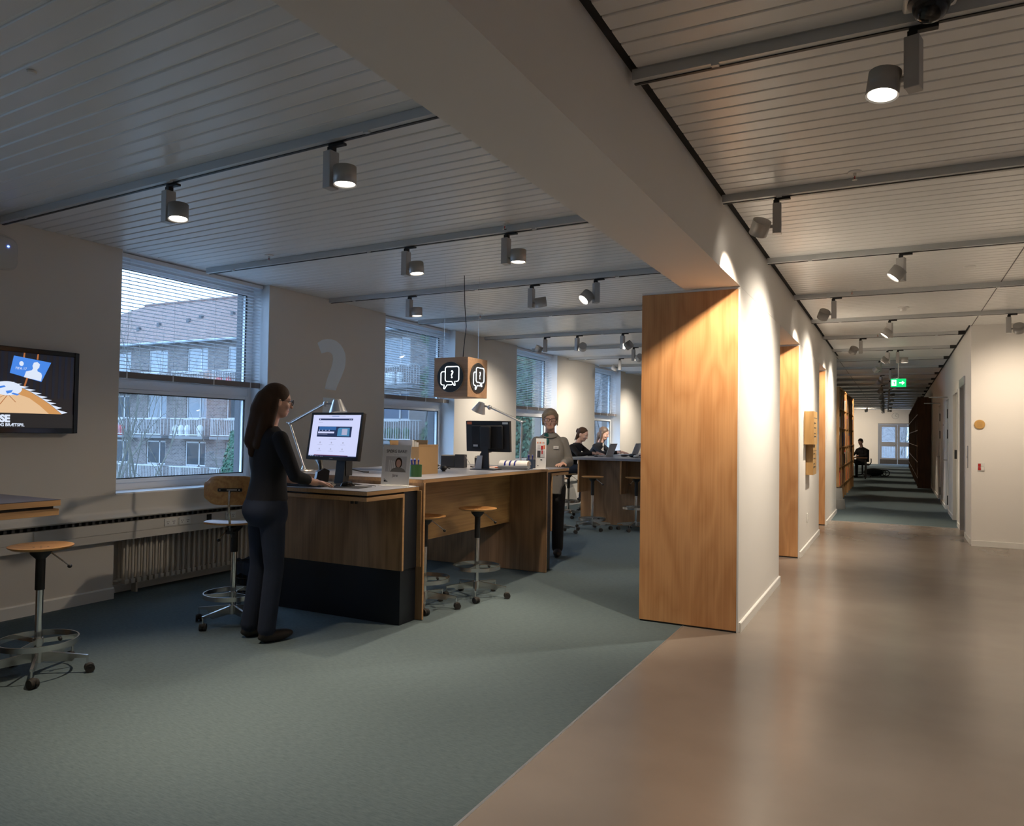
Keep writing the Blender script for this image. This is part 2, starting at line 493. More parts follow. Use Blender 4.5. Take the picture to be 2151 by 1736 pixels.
# sloping ledge with rounded nose, slotted gap and cable duct below the windows
ledge = struct(MB().prism([(XW, 0.672), (XW, 0.862), (XW + 0.004, 0.874), (XW + 0.014, 0.874), (-5.862, 0.745), (-5.855, 0.722), (-5.838, 0.706), (-5.822, 0.698), (-5.812, 0.686), (-5.818, 0.676), (-5.835, 0.672)], (0, -3.0, 0), (1, 0, 0), (0, 0, 1), (0, 23.0, 0)).build('trim_window_ledge', 'duct_paint'))
B('grille_back', 'black', (XW - 0.05, -3.0, 0.640), (-5.868, 20.0, 0.672), ledge)
g = MB()
for i in range(400):
    y = -2.95 + i * 0.057
    g.box((-5.868, y, 0.646), (-5.838, y + 0.022, 0.672))
g = g.build('grille_bar', 'dark_grey', ledge, smooth=False); g['kind'] = 'stuff'
DX = -5.826
duct = struct(MB().box((XW, -3.0, 0.488), (DX - 0.006, 20.0, 0.640)).build('trim_cable_duct', 'duct_paint', smooth=False))
for y0 in (-3.0, 0.05, 3.42, 6.8, 10.2, 13.6):
    y9 = y0 + 3.36 if y0 > 0 else y0 + 3.04
    B('duct_cover', 'duct_paint', (DX - 0.006, y0 + 0.002, 0.555), (DX, y9, 0.638), duct)
    B('duct_cover', 'duct_paint', (DX - 0.006, y0 + 0.002, 0.490), (DX, y9, 0.552), duct)
def socket(y, n, par, x=-5.826, z=0.596):
    p = B('socket_plate', 'plastic_white', (x, y, z - 0.032), (x + 0.006, y + 0.062 * n, z + 0.032), par)
    h = MB()
    for i in range(n):
        c = y + 0.031 + 0.062 * i
        h.cyl((x + 0.0055, c - 0.009, z + 0.006), (x + 0.0068, c - 0.009, z + 0.006), 0.004, n=8)
        h.cyl((x + 0.0055, c + 0.009, z + 0.006), (x + 0.0068, c + 0.009, z + 0.006), 0.004, n=8)
        h.cyl((x + 0.0055, c, z - 0.011), (x + 0.0068, c, z - 0.011), 0.005, n=8)
    h.build('socket_hole', 'dark_grey', p)
for y, n in ((4.56, 2), (4.71, 2), (5.24, 2), (5.46, 2)):
    socket(y, n, duct)
B('switch_module', 'black', (DX, 5.02, 0.562), (DX + 0.008, 5.07, 0.63), duct)

# windows
def window(k, y0, y1, blind=True):
    x0, x1 = -6.19, -6.115
    zb, zt, zm = 0.885, 2.97, 1.835
    w = struct(thing('window_%d' % k, '', ''))
    del w['label'], w['category']
    m = MB()
    m.box((x0, y0, zb), (x1, y0 + 0.055, zt)); m.box((x0, y1 - 0.055, zb), (x1, y1, zt))
    m.box((x0, y0 + 0.055, zb), (x1, y1 - 0.055, zb + 0.065)); m.box((x0, y0 + 0.055, zt - 0.075), (x1, y1 - 0.055, zt))
    m.box((x0, y0 + 0.055, zm - 0.045), (x1, y1 - 0.055, zm + 0.045))
    m.build('window_frame', 'window_frame', w, bevel=0.004)
    for a, b in ((zb + 0.065, zm - 0.045), (zm + 0.045, zt - 0.075)):
        s = MB(); t = 0.035; ya, yb = y0 + 0.058, y1 - 0.058
        s.box((x0 + 0.02, ya, a), (x1 + 0.012, ya + t, b)); s.box((x0 + 0.02, yb - t, a), (x1 + 0.012, yb, b))
        s.box((x0 + 0.02, ya + t, a), (x1 + 0.012, yb - t, a + t)); s.box((x0 + 0.02, ya + t, b - t), (x1 + 0.012, yb - t, b))
        sash = s.build('sash', 'window_frame', w, bevel=0.003)
        q = MB(); g = 0.010
        q.box((x1 - 0.01, ya + t, a + t), (x1 + 0.002, ya + t + g, b - t)); q.box((x1 - 0.01, yb - t - g, a + t), (x1 + 0.002, yb - t, b - t))
        q.box((x1 - 0.01, ya + t, b - t - g), (x1 + 0.002, yb - t, b - t)); q.box((x1 - 0.01, ya + t, a + t), (x1 + 0.002, yb - t, a + t + g))
        q.build('gasket', 'black', sash, smooth=False)
        B('pane', 'pane', (x1 - 0.032, ya + t, a + t), (x1 - 0.026, yb - t, b - t), sash)
    s = struct(MB().prism([(-6.115, 0.862), (-6.115, 0.888), (-5.875, 0.886), (-5.870, 0.874), (-5.875, 0.862)], (0, y0, 0), (1, 0, 0), (0, 0, 1), (0, y1 - y0, 0)).build('trim_sill', 'sill_white', smooth=False))
    return w
for k, (a, b) in enumerate(WIN):
    window(k, a, b)
# dark outer reveals and linings of the window recesses
for k, (a, b) in enumerate(WIN):
    for y in (a, b - 0.004):
        struct(B('trim_outer_reveal', 'dark_grey', (-6.35, y, 0.862), (-6.19, y + 0.004, 2.975)))
for k, (a, b) in enumerate(WIN):
    for y in (a, b - 0.004):
        struct(B('trim_window_lining', 'sill_white', (-6.115, y, 0.888), (XW - 0.001, y + 0.004, 2.97)))

# venetian blinds, pulled halfway down
place_word = {1: 'window nearest the television', 2: 'second window, behind the hanging question-mark box', 3: 'third window, behind the grey-haired person', 4: 'farthest window, behind the students'}
for k, (a, b) in enumerate(WIN):
    if k == 0: continue
    bl = thing('venetian_blind', 'half lowered grey venetian blind in the ' + place_word[k], 'blind', (-6.0, (a + b) / 2, 2.962), 0, 'blinds in the window recesses')
    L = b - a - 0.02
    B('head_rail', 'blind_slat', (-0.03, -L / 2, -0.034), (0.03, L / 2, 0.0), bl)
    sm = MB().prism([(-0.0125, -0.0022), (0.0, 0.0008), (0.0125, -0.0022), (0.0125, -0.0015), (0.0, 0.0015), (-0.0125, -0.0015)], (0, -L / 2, 0), (1, 0, 0), (0, 0, 1), (0, L, 0)).mesh('slat')
    sm.materials.append(MATS['blind_slat'])
    z = -0.06
    while z > -1.02:
        s = obj('slat', sm, bl, (0, 0, z)); s.rotation_euler = (0, -0.16, 0)
        z -= 0.0325
    MB().box((-0.02, -L / 2, -1.085), (0.02, L / 2, -1.03)).build('bottom_rail', 'blind_rail', bl, bevel=0.004)
    for t in (-0.42, -0.14, 0.14, 0.42):
        MB().cyl((0.02, t * L, -1.05), (0.02, t * L, -0.02), 0.0012, n=6).build('ladder_cord', 'blind_slat', bl)
        B('cord_clip', 'blind_slat', (-0.022, t * L - 0.006, -1.088), (0.022, t * L + 0.006, -1.028), bl)

# radiators in the recesses
def radiator(y0, y1, label):
    r = thing('radiator', label, 'radiator', (-5.975, (y0 + y1) / 2, 0.0), 0, 'column radiators under the windows')
    n = int((y1 - y0) / 0.058)
    cm = MB()
    for dx in (-0.045, 0.0, 0.045):
        cm.cyl((dx, 0, 0.10), (dx, 0, 0.64), 0.0135, n=8)
    cm.box((-0.062, -0.018, 0.09), (0.062, 0.018, 0.13)); cm.box((-0.062, -0.018, 0.60), (0.062, 0.018, 0.65))
    me = cm.mesh('column'); me.materials.append(MATS['radiator_paint'])
    for i in range(n):
        obj('column', me, r, (0, -(y1 - y0) / 2 + 0.03 + i * 0.058, 0))
    MB().cyl((0, -(y1 - y0) / 2 - 0.02, 0.12), (0, (y1 - y0) / 2 + 0.02, 0.12), 0.016, n=10).cyl((0, -(y1 - y0) / 2 - 0.07, 0.12), (0, -(y1 - y0) / 2 - 0.02, 0.12), 0.011, n=10).build('feed_pipe', 'radiator_paint', r)
    for s in (-0.4, 0.4):
        B('foot', 'radiator_paint', (-0.03, s * (y1 - y0) - 0.01, 0.0), (0.03, s * (y1 - y0) + 0.01, 0.1), r)
    return r
radiator(4.24, 5.72, 'cream column radiator under the window nearest the television')
radiator(7.95, 9.45, 'cream column radiator hidden behind the counter under the second window')

# piers with oak reveals, beam above
pier_names = ['nearest', 'middle', 'farthest']
for k, (a, b) in enumerate(PIER):
    w = struct(MB().box((-1.786, a + 0.0262, 0.0), (XC, b, 2.562)).build('wall_pier_%d' % (k + 1), 'wall_paint', smooth=False))
    struct(MB().prism([(0, 0), (0.016, 0), (0.016, 0.066), (0.010, 0.072), (0, 0.072)], (XC, a + 0.03, 0), (1, 0, 0), (0, 0, 1), (0, b - a - 0.02, 0)).build('baseboard_pier', 'trim_white', smooth=False))
    p = thing('oak_reveal', 'tall oak veneer reveal panel on the %s white pier' % pier_names[k], 'wood panel', (-1.41, a, 0.0), 0, 'oak reveals of the pier openings')
    MB().box((-0.376, 0.0, 0.012), (0.362, 0.026, 2.546)).build('veneer_panel', ['oak_panel', 'oak_panel_b', 'oak_panel_c'][k], p, bevel=0.0015)
    B('edge_strip', 'trim_white', (0.363, 0.0, 0.0), (0.376, 0.026, 2.546), p)
    B('top_strip', 'trim_white', (-0.376, 0.0, 2.547), (0.376, 0.026, 2.562), p)
    B('shadow_gap', 'black', (-0.37, 0.006, 0.0), (0.36, 0.026, 0.011), p)
# door jamb linings on the far sides of the openings are plain plaster; the beam carries the ceiling edge
struct(MB().box((-1.446, -3.0, 2.564), (XC, 15.75, 3.25)).build('wall_beam', 'wall_paint', smooth=False))

# enclosing walls
struct(B('wall_back', 'wall_paint', (-6.3, -3.2, -0.2), (3.4, -3.0, 3.3)))
struct(B('wall_right', 'wall_paint', (3.2, -3.0, -0.2), (3.4, 12.0, 3.3)))
struct(B('wall_front_right', 'wall_paint', (0.912, 12.0, 0.0), (3.4, 12.12, 3.3)))
struct(B('baseboard_front_right', 'trim_white', (0.91, 11.984, 0.0), (3.2, 12.0, 0.075)))
struct(B('wall_reading_room_end', 'wall_paint', (-6.3, 20.0, -0.2), (-1.5, 20.12, 3.3)))
struct(B('wall_corridor_left', 'wall_paint', (-3.4, 20.12, -0.2), (-3.2, 46.5, 3.3)))
# corridor right wall with door openings
XR = 0.912
openings = [(13.05, 13.95, 2.30), (14.55, 15.65, 2.26), (17.0, 17.9, 2.26), (19.9, 20.9, 2.26)]
m = MB(); y = 12.12
for a, b, z in openings:
    m.box((XR, y, 0), (XR + 0.25, a, 3.3)); m.box((XR, a, z), (XR + 0.25, b, 3.3)); y = b
m.box((XR, y, 0), (XR + 0.25, 24.3, 3.3)); m.box((XR, 24.3, 2.75), (XR + 0.25, 24.9, 3.3)); m.box((XR, 24.9, 0), (XR + 0.25, 46.5, 3.3))
struct(m.build('wall_corridor_right', 'wall_paint', smooth=False))
struct(B('wall_niche', 'black_matt', (XR + 0.25, 24.2, 0), (XR + 0.4, 25.0, 3.0)))
y = 12.12
for a, b, z in openings + [(24.3, 24.3, 0)]:
    struct(B('baseboard_corridor_right', 'trim_white', (XR - 0.014, y, 0), (XR, a, 0.075))); y = b
# corridor end wall with door opening
m = MB()
m.box((-3.3, 46.5, 0), (-0.92, 46.7, 3.3)); m.box((1.02, 46.5, 0), (1.5, 46.7, 3.3)); m.box((-0.92, 46.5, 2.28), (1.02, 46.7, 3.3))
struct(m.build('wall_corridor_end', 'wall_paint', smooth=False))
struct(B('baseboard_corridor_end', 'trim_white', (-3.2, 46.485, 0), (-0.95, 46.5, 0.075)))

# ceilings: backing sheet, separate slats, joined slats farther away
cl = struct(MB().box((-6.3, -3.0, ZL + 0.0065), (-1.446, 20.0, 3.3)).build('ceiling', 'ceiling_backing', smooth=False))
cr = struct(MB().box((-0.99, -3.0, ZR + 0.010), (3.2, 12.0, 3.3)).box((-0.99, 12.0, ZR + 0.010), (0.88, 15.75, 3.3)).box((-3.2, 15.75, ZR + 0.010), (0.88, 46.5, 3.3)).build('ceiling_corridor', 'ceiling_metal', smooth=False))
struct(B('ceiling_shadow_gap', 'black_matt', (XC, -3.0, ZR + 0.02), (-0.99, 15.75, 3.3)))
struct(B('ceiling_shadow_gap_right', 'black_matt', (0.88, 12.12, ZR + 0.012), (XR, 46.5, 3.3)))
def slat_mesh(L, w, g=0.0, t=0.013):
    h = w / 2 - g
    me = MB().prism([(-h + 0.009, 0.0), (h - 0.009, 0.0), (h - 0.005, 0.003), (h - 0.003, t), (-h + 0.003, t), (-h + 0.005, 0.003)], (-L / 2, 0, 0), (0, 1, 0), (0, 0, 1), (L, 0, 0)).mesh('slat', smooth=False)
    me.materials.append(MATS['ceiling_metal'])
    return me
def slope(y):
    pts = [(-3, -0.075), (3.0, -0.059), (4.9, -0.044), (6.65, -0.026), (10.0, 0.0), (50, 0.0)]
    for (a, s), (b, t) in zip(pts, pts[1:]):
        if y <= b: return s + (t - s) * (y - a) / (b - a)
    return 0.0
sl = slat_mesh(4.425, 0.105, 0.003, 0.0065)
far = MB(); k = 0
y = 1.947 + 0.0525 - 0.105 * 40
while y < 19.8:
    al = slope(y); ym = y + al * (-3.665 + 1.97)
    if 1.0 < y < 11.0:
        s = obj('slat', sl, cl, (-3.665, ym, ZL)); s.rotation_euler = (0, 0, math.atan(al))
    elif y > -2.6:
        M = Matrix.Translation((-3.665, ym, ZL)) @ Matrix.Rotation(math.atan(al), 4, 'Z')
        far.add([M @ v.co for v in sl.vertices], [tuple(p.vertices) for p in sl.polygons])
    y += 0.105
f = far.build('slat', 'ceiling_metal', cl, smooth=False); f['kind'] = 'stuff'
s1 = slat_mesh(4.18, 0.1098); s2 = slat_mesh(1.865, 0.1098); s3 = slat_mesh(4.07, 0.1098)
far = MB()
y = 2.488 + 0.0549 - 0.1098 * 49
while y < 46.3:
    me, x = (s1, -0.99 + 2.095) if y < 11.95 else (s2, -0.055) if y < 15.7 else (s3, -1.16)
    if 1.6 < y < 11.9:
        obj('slat', me, cr, (x, y, ZR - 0.003))
    elif y > -2.8:
        far.add([v.co + Vector((x, y, ZR - 0.003)) for v in me.vertices], [tuple(p.vertices) for p in me.polygons])
    y += 0.1098
f = far.build('slat', 'ceiling_metal', cr, smooth=False); f['kind'] = 'stuff'
for x, ya, yb in ((0.915, -3.0, 11.98), (-1.035, 15.8, 46.4)):
    B('joint', 'dark_grey', (x - 0.004, ya, ZR - 0.006), (x + 0.004, yb, ZR + 0.004), cr)

# track rails
def rail(xa, ya, xb, yb, z, label, group, ends=False):
    L = math.hypot(xb - xa, yb - ya)
    r = thing('track_rail', label, 'light rail', ((xa + xb) / 2, (ya + yb) / 2, z), math.atan2(yb - ya, xb - xa), group)
    B('profile', 'rail_grey', (-L / 2, -0.030, -0.048), (L / 2, 0.030, -0.001), r)
    B('slot', 'black', (-L / 2, 0.002, -0.052), (L / 2, 0.018, -0.0475), r)
    for t in (-0.42, -0.05, 0.3):
        B('clip', 'rail_grey', (t * L, -0.032, -0.058), (t * L + 0.03, -0.012, -0.0475), r)
    if ends:
        B('end_cap', 'black', (L / 2 - 0.09, -0.034, -0.055), (L / 2 + 0.001, 0.034, 0.0), r)
    return r
ordw = ['first', 'second', 'third', 'fourth', 'fifth', 'sixth', 'seventh', 'eighth', 'ninth', 'tenth', 'eleventh', 'twelfth', 'thirteenth', 'fourteenth', 'fifteenth', 'sixteenth', 'seventeenth', 'eighteenth', 'nineteenth', 'twentieth', 'twenty-first', 'twenty-second', 'twenty-third', 'twenty-fourth']
LR = [-0.8, 1.02, 3.0, 4.88, 6.64, 8.49, 10.34, 12.08, 13.77, 15.5, 17.3]
for i, y in enumerate(LR):
    al = slope(y) if y < 8 else 0.0
    rail(-5.82, y - al * 1.9, -1.45, y + al * 2.3, ZL, ('%s grey lighting rail on the reading room ceiling, counted from the front' % ordw[i - 2].capitalize()) if i > 1 else 'grey reading room lighting rail %s behind the viewer' % ('far', 'just')[i], 'reading room rails')
RR = [-0.8, 1.17, 3.07, 4.93, 6.84, 8.75, 10.66, 12.50, 14.35] + [16.25 + 1.9 * i for i in range(15)]
for i, y in enumerate(RR):
    xe = 3.18 if y < 12 else 0.878
    xs = -1.01 if y < 15.7 else -3.1
    rail(xs, y, xe, y, ZR, ('%s grey lighting rail on the corridor ceiling, counted from the front' % ordw[i - 2].capitalize()) if i > 1 else 'grey corridor lighting rail %s behind the viewer' % ('far', 'just')[i], 'corridor rails', y > 12)

# ------------------------------------------------------------------ track spotlights
def spotlight(x, y, z, off, aim, label, group, power=60, size=62, blend=0.6, lit=True, rz=0.0, col=None):
    r = thing('track_spotlight', label, 'spotlight', (x, y, z - 0.052), rz, group)
    MB().box((-0.012, -0.015, -0.014), (0.085, 0.015, -0.001)).box((-0.017, -0.017, -0.036), (0.017, 0.017, -0.012)).build('adapter', 'black', r, bevel=0.002)
    off = Vector(off).normalized(); aim = Vector(aim).normalized()
    p = off * -0.004
    ang = math.atan2(off.y, off.x)
    M = Matrix.Translation(p) @ Matrix.Rotation(ang, 4, 'Z')
    MB().box((-0.026, -0.032, -0.228), (0.026, 0.032, -0.036), M).build('driver_box', 'lamp_grey', r, bevel=0.003)
    hc = off * 0.098 + Vector((0, 0, -0.178))
    MB().cyl(off * 0.02 + Vector((0, 0, -0.178)), hc, 0.011, n=12).build('pivot', 'lamp_grey', r)
    a = hc - aim * 0.046; b = hc + aim * 0.046
    h = MB().cyl(a, b, 0.058, n=28, caps=False)
    h.cyl(a, a + aim * 0.002, 0.058, n=28).cyl(b, b - aim * 0.004, 0.058, 0.051, n=28, caps=False).cyl(b - aim * 0.004, b - aim * 0.02, 0.051, 0.047, n=28, caps=False)
    hd = h.build('lamp_head', 'lamp_grey', r)
    MB().cyl(b - aim * 0.014, b - aim * 0.010, 0.049, n=24).build('lens', 'lens_glow' if lit else 'dark_grey', hd)
    if lit:
        ld = bpy.data.lights.new('spot', 'SPOT'); ld.energy = power * SPOT; ld.spot_size = math.radians(size); ld.spot_blend = blend
        ld.color = col or WARM; ld.shadow_soft_size = 0.03
        lo = bpy.data.objects.new('spot_beam', ld); COL.objects.link(lo); lo.parent = r
        lo.location = hc + aim * 0.055
        lo.rotation_euler = aim.to_track_quat('-Z', 'Y').to_euler()
    return r
G1 = 'reading room spotlights'; G2 = 'corridor spotlights'
spotlight(-3.91, 3.03, ZL, (1, -0.1, 0), (0.10, -0.06, -1), 'left lit grey spotlight on the frontmost rail of the reading room', G1, 105, 64, 0.9)
spotlight(-2.58, 2.95, ZL, (1, -0.1, 0), (0.02, 0.0, -1), 'right lit grey spotlight on the frontmost rail, larger in view', G1, 105, 64, 0.9)
spotlight(-3.47, 4.87, ZL, (1, 0, 0), (0.10, 0.0, -1), 'left lit grey spotlight on the second rail of the reading room', G1, 80, 66, 0.9)
spotlight(-2.55, 4.83, ZL, (1, 0, 0), (0.0, 0.0, -1), 'right lit grey spotlight on the second rail of the reading room', G1, 80, 66, 0.9)
spotlight(-4.70, 6.67, ZL, (1, 0, 0), (0.05, 0.0, -1), 'grey spotlight on the third rail above the hanging sign, left of three', G1, 65, 66, 0.9)
spotlight(-3.21, 6.63, ZL, (1, 0, 0), (0.05, 0.30, -1), 'grey spotlight on the third rail, middle of three, pointing down', G1, 80, 100, 1.0)
spotlight(-2.53, 6.61, ZL, (-0.7, -0.7, 0), (-0.45, -0.60, -0.75), 'brightly glaring spotlight on the third rail tilted towards the viewer', G1, 60, 75)
spotlight(-4.77, 10.34, ZL, (-1, -0.2, 0), (-0.45, 0.05, -0.85), 'grey spotlight on the fifth rail turned to the window wall', G1, 55, 120, 1.0, col=(1.0, 0.89, 0.74))
spotlight(-4.24, 10.34, ZL, (1, -0.2, 0), (-1.64, 3.6, -1.3), 'grey spotlight on the fifth rail, middle one, tilted away', G1, 150, 50, 1.0, col=(1.0, 0.89, 0.74))
spotlight(-3.53, 10.34, ZL, (1, -0.2, 0), (-2.35, 0.30, -1.35), 'grey spotlight on the fifth rail, rightmost, tilted away', G1, 170, 66, 1.0, col=(1.0, 0.89, 0.74))
spotlight(-3.93, 12.08, ZL, (1, 0, 0), (-1.95, 2.3, -1.3), 'grey spotlight half hidden by the oak panel edge', G1, 190, 66, 1.0, col=(1.0, 0.89, 0.74))
spotlight(-4.76, 13.77, ZL, (-1, -0.2, 0), (-0.45, 0.12, -0.85), 'small far spotlight turned to the window wall above the students', G1, 32, 120, 1.0, col=(1.0, 0.89, 0.74))
spotlight(-4.60, 17.3, ZL, (-1, -0.2, 0), (-0.45, 0.12, -0.85), 'farthest spotlight near the end of the window wall', G1, 105, 120, 1.0, col=(1.0, 0.89, 0.74))

spotlight(0.05, 3.09, ZR, (-1, 0.25, 0), (-0.12, -0.12, -1), 'large lit grey spotlight at top right below the dome camera', G2, 95, 90, 1.0)
spotlight(-0.68, 4.95, ZR, (-1, -0.1, 0), (-0.62, 0.86, -1.25), 'grey spotlight turned to the nearest oak panel', G2, 95, 84, 0.8)
spotlight(0.03, 6.86, ZR, (-0.35, -1, 0), (-0.62, -0.10, -0.78), 'lit spotlight on the third corridor rail aimed at the nearest pier', G2, 140, 120, 1.0, col=(1.0, 0.88, 0.72))
spotlight(-0.61, 8.77, ZR, (-1, -0.1, 0), (-0.6, 0.9, -1.2), 'grey spotlight turned to the middle oak panel', G2, 95, 84, 0.8)
spotlight(-0.08, 10.68, ZR, (-0.35, -1, 0), (-0.62, -0.10, -0.78), 'lit spotlight on the fifth corridor rail aimed at the middle pier', G2, 140, 120, 1.0, col=(1.0, 0.88, 0.72))
spotlight(1.20, 10.68, ZR, (1, -0.2, 0), (0.15, 0.7, -0.75), 'grey spotlight at the right picture edge turned to the white wall', G2, 60, 110, 1.0)
spotlight(-0.49, 12.52, ZR, (-1, -0.1, 0), (-0.6, 0.9, -1.2), 'grey spotlight turned to the farthest oak panel', G2, 95, 84, 0.8)
spotlight(-0.14, 14.37, ZR, (-0.5, -1, 0), (-0.62, 0.0, -0.78), 'spotlight left of the pair above the exit sign', G2, 90, 115, 1.0, col=(1.0, 0.88, 0.72))
spotlight(0.02, 14.37, ZR, (1, 0, 0), (0, 0, -1), 'spotlight right of the pair above the exit sign, pointing down', G2, 60, 60)
for i, y in enumerate([16.27 + 1.9 * j for j in range(15)]):
    x = -0.30 - 0.02 * i
    if i % 2 == 0:
        spotlight(x, y, ZR, (-0.6, -1, 0), (-0.62, 0.42, -0.62), '%s of the small far corridor spotlights, tilted left' % ordw[i], G2, 95, 80)
    else:
        spotlight(x + 0.2, y, ZR, (1, 0, 0), (0.1, 0, -1), '%s of the small far corridor spotlights, pointing down' % ordw[i], G2, 70, 52)
spotlight(-2.0, 42.87, ZR, (-0.6, -1, 0), (0, 0.8, -0.45), 'far lit spotlight over the work desk at the corridor end', G2, 160, 90, 1.0)
spotlight(-1.3, 40.97, ZR, (-0.6, -1, 0), (-0.1, 0.85, -0.45), 'far spotlight washing the corridor end wall', G2, 220, 85)

# added fill spotlights, unseen, on the rails behind and right of the viewer
G3 = 'added fill spotlights beyond the picture edge'
for x, y, z, lab in ((-3.2, 1.02, ZL, 'left added fill spotlight of the reading room behind the viewer'), (-4.4, -0.8, ZL, 'rear added fill spotlight of the reading room behind the viewer'), (0.5, 1.17, ZR, 'corridor spotlight just behind the viewer'), (1.7, 4.95, ZR, 'corridor spotlight right of the picture, second rail'), (2.0, 6.86, ZR, 'corridor spotlight right of the picture, third rail'), (2.1, 8.77, ZR, 'corridor spotlight right of the picture, fourth rail'), (1.0, -0.8, ZR, 'rear added corridor fill spotlight behind the viewer')):
    spotlight(x, y, z, (1, 0, 0), (0.05, 0, -1), lab, G3, 40 if 'corridor' in lab else 70, 90, 1.0)
# ------------------------------------------------------------------ service counter
ZT = 1.08                         # worktop height
X0, X1 = -4.74, -3.232            # counter depth
c = thing('service_counter', 'long oak veneer service counter with grey worktop in the reading room', 'counter', (-3.99, 5.97, 0))
dx, dy = 3.99, -5.97
def CB(name, mat, a, b, par=c, bevel=0.0015):
    return B(name, mat, (a[0] + dx, a[1] + dy, a[2]), (b[0] + dx, b[1] + dy, b[2]), par, bevel)
CB('worktop_core', 'ply_edge', (X0, 4.812, ZT - 0.030), (X1, 7.122, ZT - 0.003))
CB('worktop', 'grey_laminate', (X0, 4.812, ZT - 0.003), (X1, 7.122, ZT), bevel=0)
CB('end_panel', 'oak_counter', (X0 + 0.02, 4.818, 0.004), (X1, 4.840, ZT - 0.030))
CB('end_panel', 'oak_counter', (X0 + 0.02, 7.095, 0.004), (X1, 7.117, ZT - 0.030))
CB('end_panel_edge', 'ply_edge', (X1, 4.818, 0.004), (X1 + 0.003, 4.840, ZT - 0.030))
CB('end_panel_edge', 'ply_edge', (X1, 7.095, 0.004), (X1 + 0.003, 7.117, ZT - 0.030))
CB('modesty_panel', 'oak_counter_h', (-3.682, 4.840, 0.50), (-3.660, 7.095, ZT - 0.030))
CB('modesty_panel', 'oak_counter_h', (-4.30, 4.840, 0.50), (-4.278, 7.095, ZT - 0.030))

def wing(y0, sgn, ztop, label, xl):
    """height adjustable side desk: navy column on a plinth, oak skirt panel and L-shaped top"""
    w = thing('side_desk', label, 'desk', (-3.27, y0, 0))
    def W(name, mat, xa, xb, ya, yb, za, zb, bevel=0.0015):
        ya, yb = sorted((ya * sgn, yb * sgn))
        return B(name, mat, (xa, ya, za), (xb, yb, zb), w, bevel)
    L = xl + 3.27
    W('plinth', 'navy_laminate', L, -0.02, 0.0, 0.20, 0.0, 0.405)
    W('column', 'navy_laminate', L, -0.012, 0.005, 0.185, 0.407, ztop - 0.032)
    W('rear_strip', 'ply_edge', -0.03, 0.025, -0.004, 0.004, 0.41, ztop - 0.032)
    W('skirt_panel', 'oak_counter', L - 0.1, -0.003, 0.187, 0.208, 0.405, ztop - 0.072)
    W('skirt_edge', 'ply_edge', -0.003, 0.0, 0.187, 0.208, 0.405, ztop - 0.072)
    W('lower_board', 'ply_edge', L - 0.1, 0.0, 0.187, 0.640, ztop - 0.072, ztop - 0.044)
    W('shadow_gap', 'black', L - 0.1, -0.03, 0.03, 0.60, ztop - 0.044, ztop - 0.030, 0)
    W('desk_top_core', 'ply_edge', L - 0.1, 0.005, 0.005, 0.645, ztop - 0.030, ztop - 0.003)
    W('desk_top', 'grey_laminate', L - 0.1, 0.005, 0.005, 0.645, ztop - 0.003, ztop, 0)
    MB().cyl((-0.12, 0.60 * sgn, ztop - 0.095), (-0.12, 0.60 * sgn, ztop - 0.072), 0.012, n=12).cyl((-0.16, 0.60 * sgn, ztop - 0.095), (-0.16, 0.60 * sgn, ztop - 0.072), 0.012, n=12).build('height_button', 'black', w)
    return w
ZW = 1.025
wing(4.812, -1, ZW, 'low navy and oak side desk with the lit computer on it', -4.50)
wing(7.125, 1, 1.065, 'navy and oak side desk at the far end of the counter, beside the grey-haired person', -4.50)

# far counter where the students work
f = thing('student_counter', 'far high oak counter with grey top where two students type', 'counter', (-3.8, 12.3, 0))
def FB(name, mat, a, b, bevel=0.0015):
    return B(name, mat, (a[0] + 3.8, a[1] - 12.3, a[2]), (b[0] + 3.8, b[1] - 12.3, b[2]), f, bevel)
FB('worktop', 'grey_laminate', (-4.64, 11.02, 1.035), (-2.75, 14.6, 1.075), 0.006)
FB('end_panel', 'oak_counter', (-4.58, 11.40, 0.004), (-2.80, 11.43, 1.035))
FB('end_panel', 'oak_counter', (-4.58, 14.2, 0.004), (-2.80, 14.23, 1.035))
for x in (-4.50, -3.80, -3.10):
    FB('bracket_fin', 'oak_counter', (x, 11.06, 0.52), (x + 0.024, 11.40, 1.035))
    FB('fin_edge', 'ply_edge', (x, 11.057, 0.52), (x + 0.024, 11.06, 1.035), 0)
FB('spine_panel', 'oak_counter', (-3.72, 11.43, 0.3), (-3.70, 14.2, 1.035))

# table corner at the left picture edge
t = thing('high_table', 'plywood table with dark blue top at the left picture edge', 'table', (-4.7, 2.2, 0))
B('table_top', 'navy_top', (-0.55, -0.75, 1.041), (0.60, 0.345, 1.044), t)
B('table_top_core', 'ply_edge', (-0.55, -0.75, 1.010), (0.60, 0.345, 1.041), t, 0.0015)
B('shadow_gap', 'black', (-0.52, -0.72, 0.994), (0.575, 0.32, 1.010), t)
B('lower_board', 'ply_edge', (-0.55, -0.75, 0.958), (0.595, 0.340, 0.994), t, 0.0015)
B('end_panel', 'oak_counter', (-0.5, -0.70, 0.0), (0.20, -0.67, 0.958), t, 0.0015)
B('spine_panel', 'oak_counter', (-0.5, -0.67, 0.3), (-0.47, 0.1, 0.958), t, 0.0015)
B('foot_panel', 'oak_counter', (-0.5, 0.10, 0.0), (-0.05, 0.13, 0.958), t, 0.0015)

